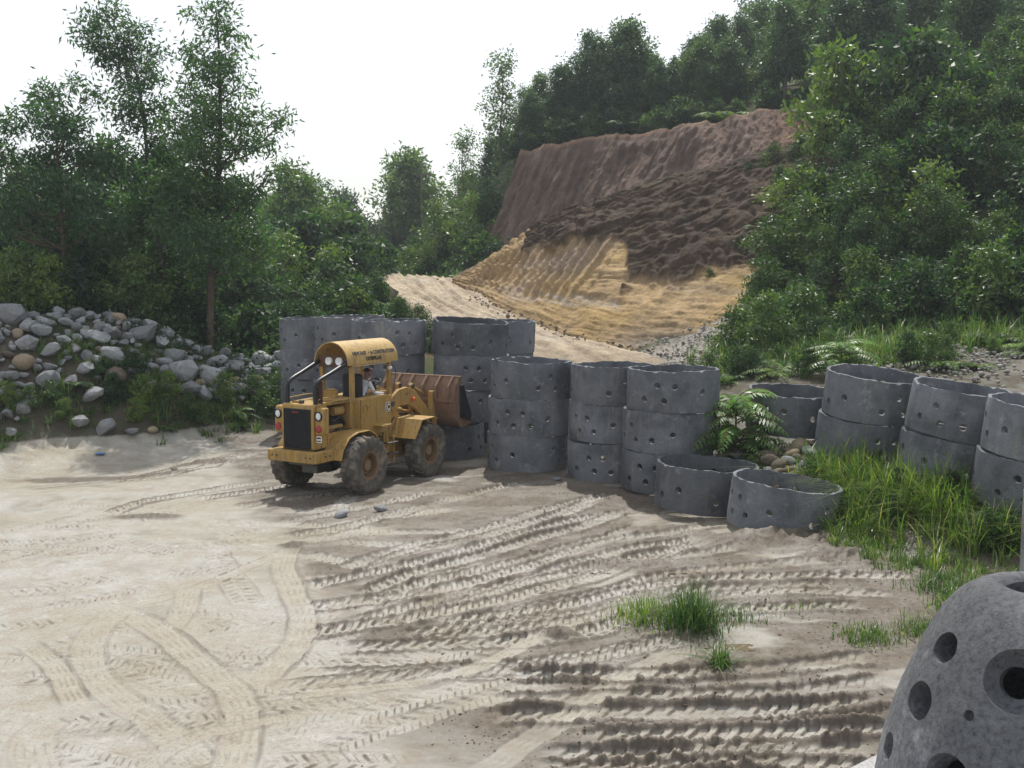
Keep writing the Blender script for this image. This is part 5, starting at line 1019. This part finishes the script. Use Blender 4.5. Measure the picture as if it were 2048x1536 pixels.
# front frame, boom, linkage
ff = MB()
for sg in (-1, 1): ff.prism([(1.58, .52), (1.62, 1.98), (1.86, 2.05), (2.05, 1.8), (2.3, 1.45), (2.85, 1.2), (2.95, .75), (2.7, .5)], *sorted((sg * .30, sg * .42)))
ff.box(1.7, 2.8, -.3, .3, .55, 1.0).box(2.1, 2.3, -.3, .3, 1.2, 1.7); ff.build('front_frame', YEL, ld, .015)
MB().cyl((1.45, 0, .6), (1.45, 0, 1.3), .12).box(1.25, 1.65, -.16, .16, .78, .92).build('articulation_joint', GREY, ld, .01)
BO = [(1.66, 1.84), (1.80, 2.02), (2.1, 2.19), (2.45, 2.22), (2.78, 2.10), (3.1, 1.82), (3.58, 1.42), (3.62, 1.22), (3.45, 1.16), (3.1, 1.40), (2.8, 1.64), (2.5, 1.78), (2.15, 1.78), (1.82, 1.68)]
for sg in (-1, 1):
    bo = MB().prism(BO, *sorted((sg * .44, sg * .53))).build('boom_arm', YEL, ld, .012)
    for x, z in ((1.80, 1.86), (3.5, 1.30)): MB().cyl((x, sg * .42, z), (x, sg * .56, z), .065, 16).build('pin', GREY, bo, .006)
    if sg < 0: text('CAT', .10, INK, bo, on_side(2.34, 2.5, 2.02, -.533))
    MB().cyl((1.9, sg * .36, 1.0), (2.5, sg * .36, 1.28), .06).cyl((2.5, sg * .36, 1.28), (2.95, sg * .36, 1.5), .032).build('lift_cylinder', GREY, ld, .004)
    lv = MB().prism([(2.98, 1.30), (3.02, 2.20), (3.10, 2.26), (3.18, 2.20), (3.22, 1.7), (3.34, 1.32), (3.16, 1.22)], *sorted((sg * .16, sg * .24))).build('tilt_lever', YEL, ld, .01)
    MB().cyl((3.1, sg * .13, 2.17), (3.1, sg * .27, 2.17), .06, 14).cyl((3.14, sg * .13, 1.55), (3.14, sg * .27, 1.55), .06, 14).build('pin', GREY, lv, .005)
    MB().cyl((3.1, sg * .20, 2.17), (3.66, sg * .20, 1.92), .035).cyl((2.0, sg * .2, 1.72), (2.6, sg * .2, 1.6), .075).cyl((2.6, sg * .2, 1.6), (3.12, sg * .2, 1.5), .04).build('tilt_rod', YEL, ld, .004)
    MB().box(3.5, 3.72, sg * .5 - .07, sg * .5 + .07, 1.1, 2.02).build('bucket_bracket', YEL, ld, .015)
    MB().box(2.62, 2.70, sg * .56 - .05, sg * .56 + .05, 1.86, 1.95).cyl((2.60, sg * .58, 1.9), (2.66, sg * .58, 1.9), .05, 12).build('marker_lamp', ORG, ld, .01)
    fd = MB().sheet([(1.80, 1.04), (2.12, 1.48), (2.66, 1.50), (2.8, 1.44)], *sorted((sg * .43, sg * 1.2)), .025).build('front_fender', YEL, ld, .006)
bx_prof = [(3.92, 2.36), (3.70, 2.10), (3.64, 1.70), (3.70, 1.36), (3.90, 1.16), (4.15, 1.10), (4.50, 1.20)]
bk = MB().sheet(bx_prof, -1.16, 1.16, .045); L2 = np.array(bx_prof); 
for sg in (-1, 1): bk.prism([tuple(p) for p in L2] , *sorted((sg * 1.12, sg * 1.165)))
buck = bk.build('bucket', RUSTY, ld, .006)
for y in (-1.0, -.62, -.2, .22, .64, 1.02): MB().prism([(3.93, 2.37), (3.82, 2.41), (3.56, 2.15), (3.53, 1.84), (3.66, 1.72), (3.71, 2.10)], y - .03, y + .03).build('rib', RUSTY, buck, .006)
MB().box(3.55, 3.66, -1.15, 1.15, 1.74, 1.84).build('back_beam', RUSTY, buck, .01)
MB().box(3.86, 3.98, -1.17, 1.17, 2.34, 2.40).build('top_lip', RUSTY, buck, .01)
for sg in (-1, 1): MB().prism([(3.86, 2.15), (4.02, 2.18), (4.42, 1.34), (4.36, 1.2), (3.88, 1.34)], *sorted((sg * 1.168, sg * 1.20))).build('side_cutter', BLK, buck, .005)
MB().prism([(4.45, 1.18), (4.47, 1.23), (4.68, 1.28), (4.69, 1.26)], -1.18, 1.18).build('cutting_edge', GREY, buck, .003)
for k, (y0, z0) in enumerate(((-.30, 1.5), (-.22, 1.42), (.24, 1.46), (-.36, 1.3))): MB().pipe([(1.5, y0, z0 - .3), (1.72, y0 - .06, z0 + .05), (2.05, y0 - .02, z0 + .22), (2.4, y0, z0 + .18)], .022, 8).build('hydraulic_hose', BLK, ld, 0)
MB().box(-.765, .1, -.474, -.464, 1.405, 1.42).box(.236, .246, -.652, -.644, 1.25, 2.0).build('panel_gap', BLK, ld, 0)
MB().pipe([(1.3, -.66, 2.02), (1.3, -.66, 2.16), (.5, -.66, 2.16), (.5, -.66, 2.02)], .014, 8).build('grab_rail', YEL, ld, 0)
# steps
sp_ = MB().box(1.20, 1.24, -.80, -.76, .42, 1.15).box(1.46, 1.50, -.80, -.76, .42, 1.15)
sp_.build('ladder_side', YEL, ld, .004)
for z in (.45, .72, .98): MB().box(1.16, 1.54, -.9, -.72, z, z + .03).build('ladder_step', GREY, ld, .004)
# axles and wheels
for x in (0, WB_): MB().cyl((x, -.85, RW), (x, .85, RW), .12).lathe([(.001, -.25), (.2, -.2), (.26, 0), (.2, .2), (.001, .25)], (x, 0, RW), 20).build('axle', GREY, ld, .01)
def wheel(x, y, sg):
    hub = MB().lathe([(.001, .10), (.12, .10), (.15, .03), (.27, .0), (.30, -.06), (.30, -.14), (.001, -.14)], (0, 0, 0), 32)
    if sg < 0: hub.v = [(a, -b, c) for a, b, c in hub.v]
    h = hub.build('wheel', RIM, ld, 0); h.location = (x, y + sg * .06, RW)
    MB().lathe([(.28, .15 * sg), (.35, .17 * sg), (.36, .15 * sg), (.33, .10 * sg), (.33, -.17 * sg), (.28, -.17 * sg)], (0, 0, 0), 36).build('rim', RIM, h, 0)
    hw = .215; prof = [(.34, -.17), (.40, -.20), (.50, -hw), (.58, -.21), (.635, -.185), (.65, -.10), (.652, 0), (.65, .10), (.635, .185), (.58, .21), (.50, hw), (.40, .20), (.34, .17), (.345, 0)]
    ty = MB().lathe(prof, (0, 0, 0), 48); nl = 19
    for s2 in (-1, 1):
        for k in range(nl):
            a0 = 2 * math.pi * (k + (.5 if s2 > 0 else 0)) / nl; v = []
            for (yy, r0, r1, da) in ((.015, .63, .672, 0.), (.11, .63, .675, .05), (.178, .60, .668, .10), (.212, .55, .62, .13)):
                for r_ in (r0, r1):
                    for w_ in (-.058, .058): a = a0 + da + w_; v.append((r_ * math.cos(a), s2 * (yy if r_ == r0 or yy < .2 else yy - .004), r_ * math.sin(a)))
            fcs = [(0, 1, 3, 2), (12, 14, 15, 13)]
            for j in range(3): b = j * 4; fcs += [(b, b + 4, b + 5, b + 1), (b + 2, b + 3, b + 7, b + 6), (b, b + 2, b + 6, b + 4), (b + 1, b + 5, b + 7, b + 3)]
            ty.add(v, fcs)
    ty.build('tyre', TYRE, h, 0)
    for k in range(8): a = k * math.pi / 4; MB().cyl((.22 * math.cos(a), sg * .0, .22 * math.sin(a)), (.22 * math.cos(a), sg * .035, .22 * math.sin(a)), .018, 6).build('wheel_nut', GREY, h, 0)
for x in (0, WB_):
    for sg in (-1, 1): wheel(x, sg * TRK, sg)
# ------------------------------------------------------------------ driver
SKIN = mat_plain('skin', (.20, .11, .07), .6, .3, var=.15); SHIRT = mat_plain('white_shirt', (.62, .63, .66), .85, .1, var=.12, scale=9, bump=.4); TROU = mat_plain('dark_trousers', (.05, .05, .06), .9, .1); SHOE = mat_plain('shoe', (.03, .025, .02), .7)
J = {'pel': (.98, 0, 1.92, .15), 'bel': (1.02, 0, 2.04, .15), 'che': (1.12, 0, 2.22, .155), 'nb': (1.2, 0, 2.36, .075), 'nk': (1.26, 0, 2.42, .058), 'hd': (1.32, 0, 2.50, .085), 'ht': (1.34, 0, 2.60, .085)}
for s_, sg in (('r', -1), ('l', 1)):
    J.update({'sh' + s_: (1.17, sg * .18, 2.31, .072), 'hip' + s_: (1.0, sg * .1, 1.92, .11), 'kn' + s_: (1.44, sg * .16, 1.93, .075), 'an' + s_: (1.56, sg * .16, 1.62, .05), 'to' + s_: (1.70, sg * .17, 1.585, .04)})
J.update({'elr': (1.22, -.30, 2.08, .052), 'wrr': (1.46, -.36, 2.06, .036), 'par': (1.53, -.37, 2.05, .034), 'ell': (1.36, .27, 2.14, .052), 'wrl': (1.52, .16, 2.33, .036), 'pal': (1.57, .13, 2.36, .034)})
E_ = [('pel', 'bel'), ('bel', 'che'), ('che', 'nb'), ('nb', 'nk'), ('nk', 'hd'), ('hd', 'ht')]
for s_ in 'rl': E_ += [('che', 'sh' + s_), ('sh' + s_, 'el' + s_), ('el' + s_, 'wr' + s_), ('wr' + s_, 'pa' + s_), ('pel', 'hip' + s_), ('hip' + s_, 'kn' + s_), ('kn' + s_, 'an' + s_), ('an' + s_, 'to' + s_)]
FING = []
for s_, sg, dr in (('r', -1, (.7, 0, -.55)), ('l', 1, (.75, -.1, .15))):
    p = np.array(J['pa' + s_][:3]); dr = unit(np.array(dr, float)); sd = unit(np.cross(dr, [0, 0, 1.])); cur = np.array([.2, 0, -.9])
    for k in range(5):
        if k < 4: b = p + sd * (k - 1.5) * .021 + dr * .02; l = (.05, .06, .056, .045)[k]; pts = [b + dr * l * .6, b + dr * l * .9 + cur * l * .45, b + dr * l * .6 + cur * l * .85]
        else: b = p - dr * .01 - sd * sg * .03; pts = [b - sd * sg * .025 + dr * .02, b - sd * sg * .03 + dr * .045]
        prev = 'pa' + s_
        for j, q in enumerate(pts): nm = f'f{s_}{k}{j}'; J[nm] = (*q, .0095); E_.append((prev, nm)); prev = nm
ks = list(J); me = bpy.data.meshes.new('driver'); me.from_pydata([J[k][:3] for k in ks], [(ks.index(a), ks.index(b)) for a, b in E_], []); po = link('tmp', me)
sk = po.modifiers.new('skin', 'SKIN'); sk.use_smooth_shade = True
if not me.skin_vertices: 
    bpy.context.view_layer.objects.active = po
for i, k in enumerate(ks): d_ = me.skin_vertices[0].data[i]; d_.radius = (J[k][3],) * 2; d_.use_root = (k == 'pel')
po.modifiers.new('sub', 'SUBSURF').levels = 2; po.modifiers['sub'].render_levels = 2; bpy.context.view_layer.update(); bm_ = baked(po)
bm_.materials.clear()
for m in (SHIRT, SKIN, TROU, SHOE): bm_.materials.append(m)
segs = [(np.array(J[a][:3]), np.array(J[b][:3]), 1 if (a in ('nb', 'nk', 'hd') or a.startswith(('wr', 'pa', 'f'))) else 2 if (a.startswith(('hip', 'kn')) or (a, b) in (('pel', 'hipr'), ('pel', 'hipl'))) else 3 if a.startswith('an') else 0) for a, b in E_]
for p in bm_.polygons:
    c = np.array(p.center); best = None
    for a, b, k in segs:
        t = np.clip(np.dot(c - a, b - a) / np.dot(b - a, b - a), 0, 1); q = np.linalg.norm(c - a - t * (b - a))
        if best is None or q < best[0]: best = (q, k)
    p.material_index = best[1]; p.use_smooth = True
ML = ld.matrix_basis.copy(); WARP = False; person = empty('person', ML @ Vector((1.16, 0, 1.93)), ld.rotation_euler.z); tag(person, 'driver in white long sleeved shirt and red headband leaning over the loader controls', 'person')
bm_.transform(Matrix.Translation((-.98, 0, -1.86))); link('body', bm_, None, person)
def ell(c, r, name, mat, zc=None, zmax=None, n=2):
    b = bmesh.new(); bmesh.ops.create_icosphere(b, subdivisions=3, radius=1); 
    for v in b.verts: v.co = Vector((v.co.x * r[0], v.co.y * r[1], v.co.z * r[2])) + Vector(c) - Vector((.98, 0, 1.86))
    if zc is not None: bmesh.ops.delete(b, geom=[v for v in b.verts if v.co.z < zc - 1.86 or (zmax and v.co.z > zmax - 1.86)], context='VERTS')
    m = bpy.data.meshes.new(name); b.to_mesh(m); b.free(); m.polygons.foreach_set('use_smooth', np.ones(len(m.polygons), bool)); o = link(name, m, mat, person); so = o.modifiers.new('s', 'SOLIDIFY'); so.thickness = .006; return o
ell((1.325, 0, 2.565), (.112, .105, .118), 'hair', mat_plain('black_hair', (.012, .011, .011), .6), 2.585)
ell((1.335, 0, 2.56), (.116, .110, .12), 'headband', mat_plain('red_cloth', (.38, .02, .025), .85, .1), 2.56, 2.65)
ell((1.425, 0, 2.51), (.022, .016, .022), 'nose', SKIN); ell((1.33, -.092, 2.52), (.022, .012, .03), 'ear', SKIN); ell((1.33, .092, 2.52), (.022, .012, .03), 'ear', SKIN)
for sg in (-1, 1): ell((1.405, sg * .034, 2.545), (.012, .016, .009), 'eye', WHT)
ell((1.412, 0, 2.462), (.012, .028, .008), 'mouth', mat_plain('lips', (.16, .06, .05), .6))
# ------------------------------------------------------------------ small things
# rag and pebble caught on the low ring under the bucket
cx_, cy_ = W(921, 845, 29.3)[0], 29.35
o = link('rag', rock_mesh(91, .2), WHT, None, (cx_, cy_, HR + .05), (.2, .3, .5), (.16, .12, .09)); tag(o, 'crumpled white rag on the low ring under the bucket', 'rag')
# utility pole in the valley
p = W(838, 560, 98); zb = gz(p[0], 98); up_ = empty('utility_pole', (p[0] + .3, 98, zb)); tag(up_, 'thin utility pole with cross arm beside the tall valley tree', 'utility pole')
MB().cyl((0, 0, -.5), (0, 0, 10.9), .13, 10, .09).build('pole', BARKG, up_, 0); MB().box(-.8, .8, -.06, .06, 10.1, 10.25).build('cross_arm', BARKG, up_, 0)
for x in (-.7, 0, .7): MB().cyl((x, 0, 10.25), (x, 0, 10.45), .05, 8).build('insulator', GREY, up_, 0)
# litter
p = G(200, 902); tag(link('plastic_scrap', rock_mesh(92, .2, 1), mat_plain('blue_plastic', (.08, .2, .42), .5), None, (p[0], p[1], gz(p[0], p[1]) + .03), (0, 0, .3), (.16, .08, .05)), 'scrap of blue plastic on the sand below the rock bank', 'litter')
for px, py in ((272, 1105), (95, 1236)): pass
# square concrete post behind the dome
p = G(2056, 1190, 0); q = W(2055, 1150, 12.); tag(MB().box(-.08, .08, -.08, .08, -.3, 2.62).build('concrete_post', concrete('post_concrete', (.3, .3, .3), (.42, .42, .41)), None, .012), 'pale concrete post at the right edge behind the dome', 'post').location = (q[0] + .02, 12., 0)
# puddles lying in the ruts
PUD = Mat('puddle_water'); PUD.bsdf((.15, .115, .07), .08, .5); PUD = PUD.m
for px, py, lx, ly, z, lb in ((1500, 1293, .55, .14, -.035, ''), (1290, 1142, 1.3, .10, -.03, ''), (740, 1320, .5, .07, -.05, '')):
    p = G(px, py); n_ = 28; a = np.arange(n_) * 2 * math.pi / n_; rr_ = 1 + .25 * fbm(np.cos(a) * 2 + px, np.sin(a) * 2, 3, 7); q = np.c_[np.cos(a) * lx * rr_, np.sin(a) * ly * rr_, 0 * a]; zz = min(yard_z(p[0] + i * lx / 4, p[1] + j * ly / 3) for i in range(-3, 4) for j in (-1, 0, 1))
    o = link('puddle', raw_mesh('puddle', np.vstack([[0, 0, 0], q]), [(0, 1 + i, 1 + (i + 1) % n_) for i in range(n_)]), PUD, None, (p[0], p[1], zz + .010)); struct(o)
# ------------------------------------------------------------------ hazy air
bm = bmesh.new(); bmesh.ops.create_cube(bm, size=1); bmesh.ops.scale(bm, vec=(210, 230, 62), verts=bm.verts); bmesh.ops.translate(bm, vec=(0, 92, 27), verts=bm.verts); me = bpy.data.meshes.new('haze'); bm.to_mesh(me); bm.free()
hz = Mat('haze_air'); pv = hz.n('ShaderNodeVolumePrincipled', {'Color': (.86, .93, 1.0), 'Density': .0006, 'Anisotropy': .3}); hz.t.links.new(pv.outputs[0], hz.out.inputs['Volume'])
ho = link('haze', me, hz.m); ho['kind'] = 'stuff'; ho['label'] = 'thin bluish haze filling the air'
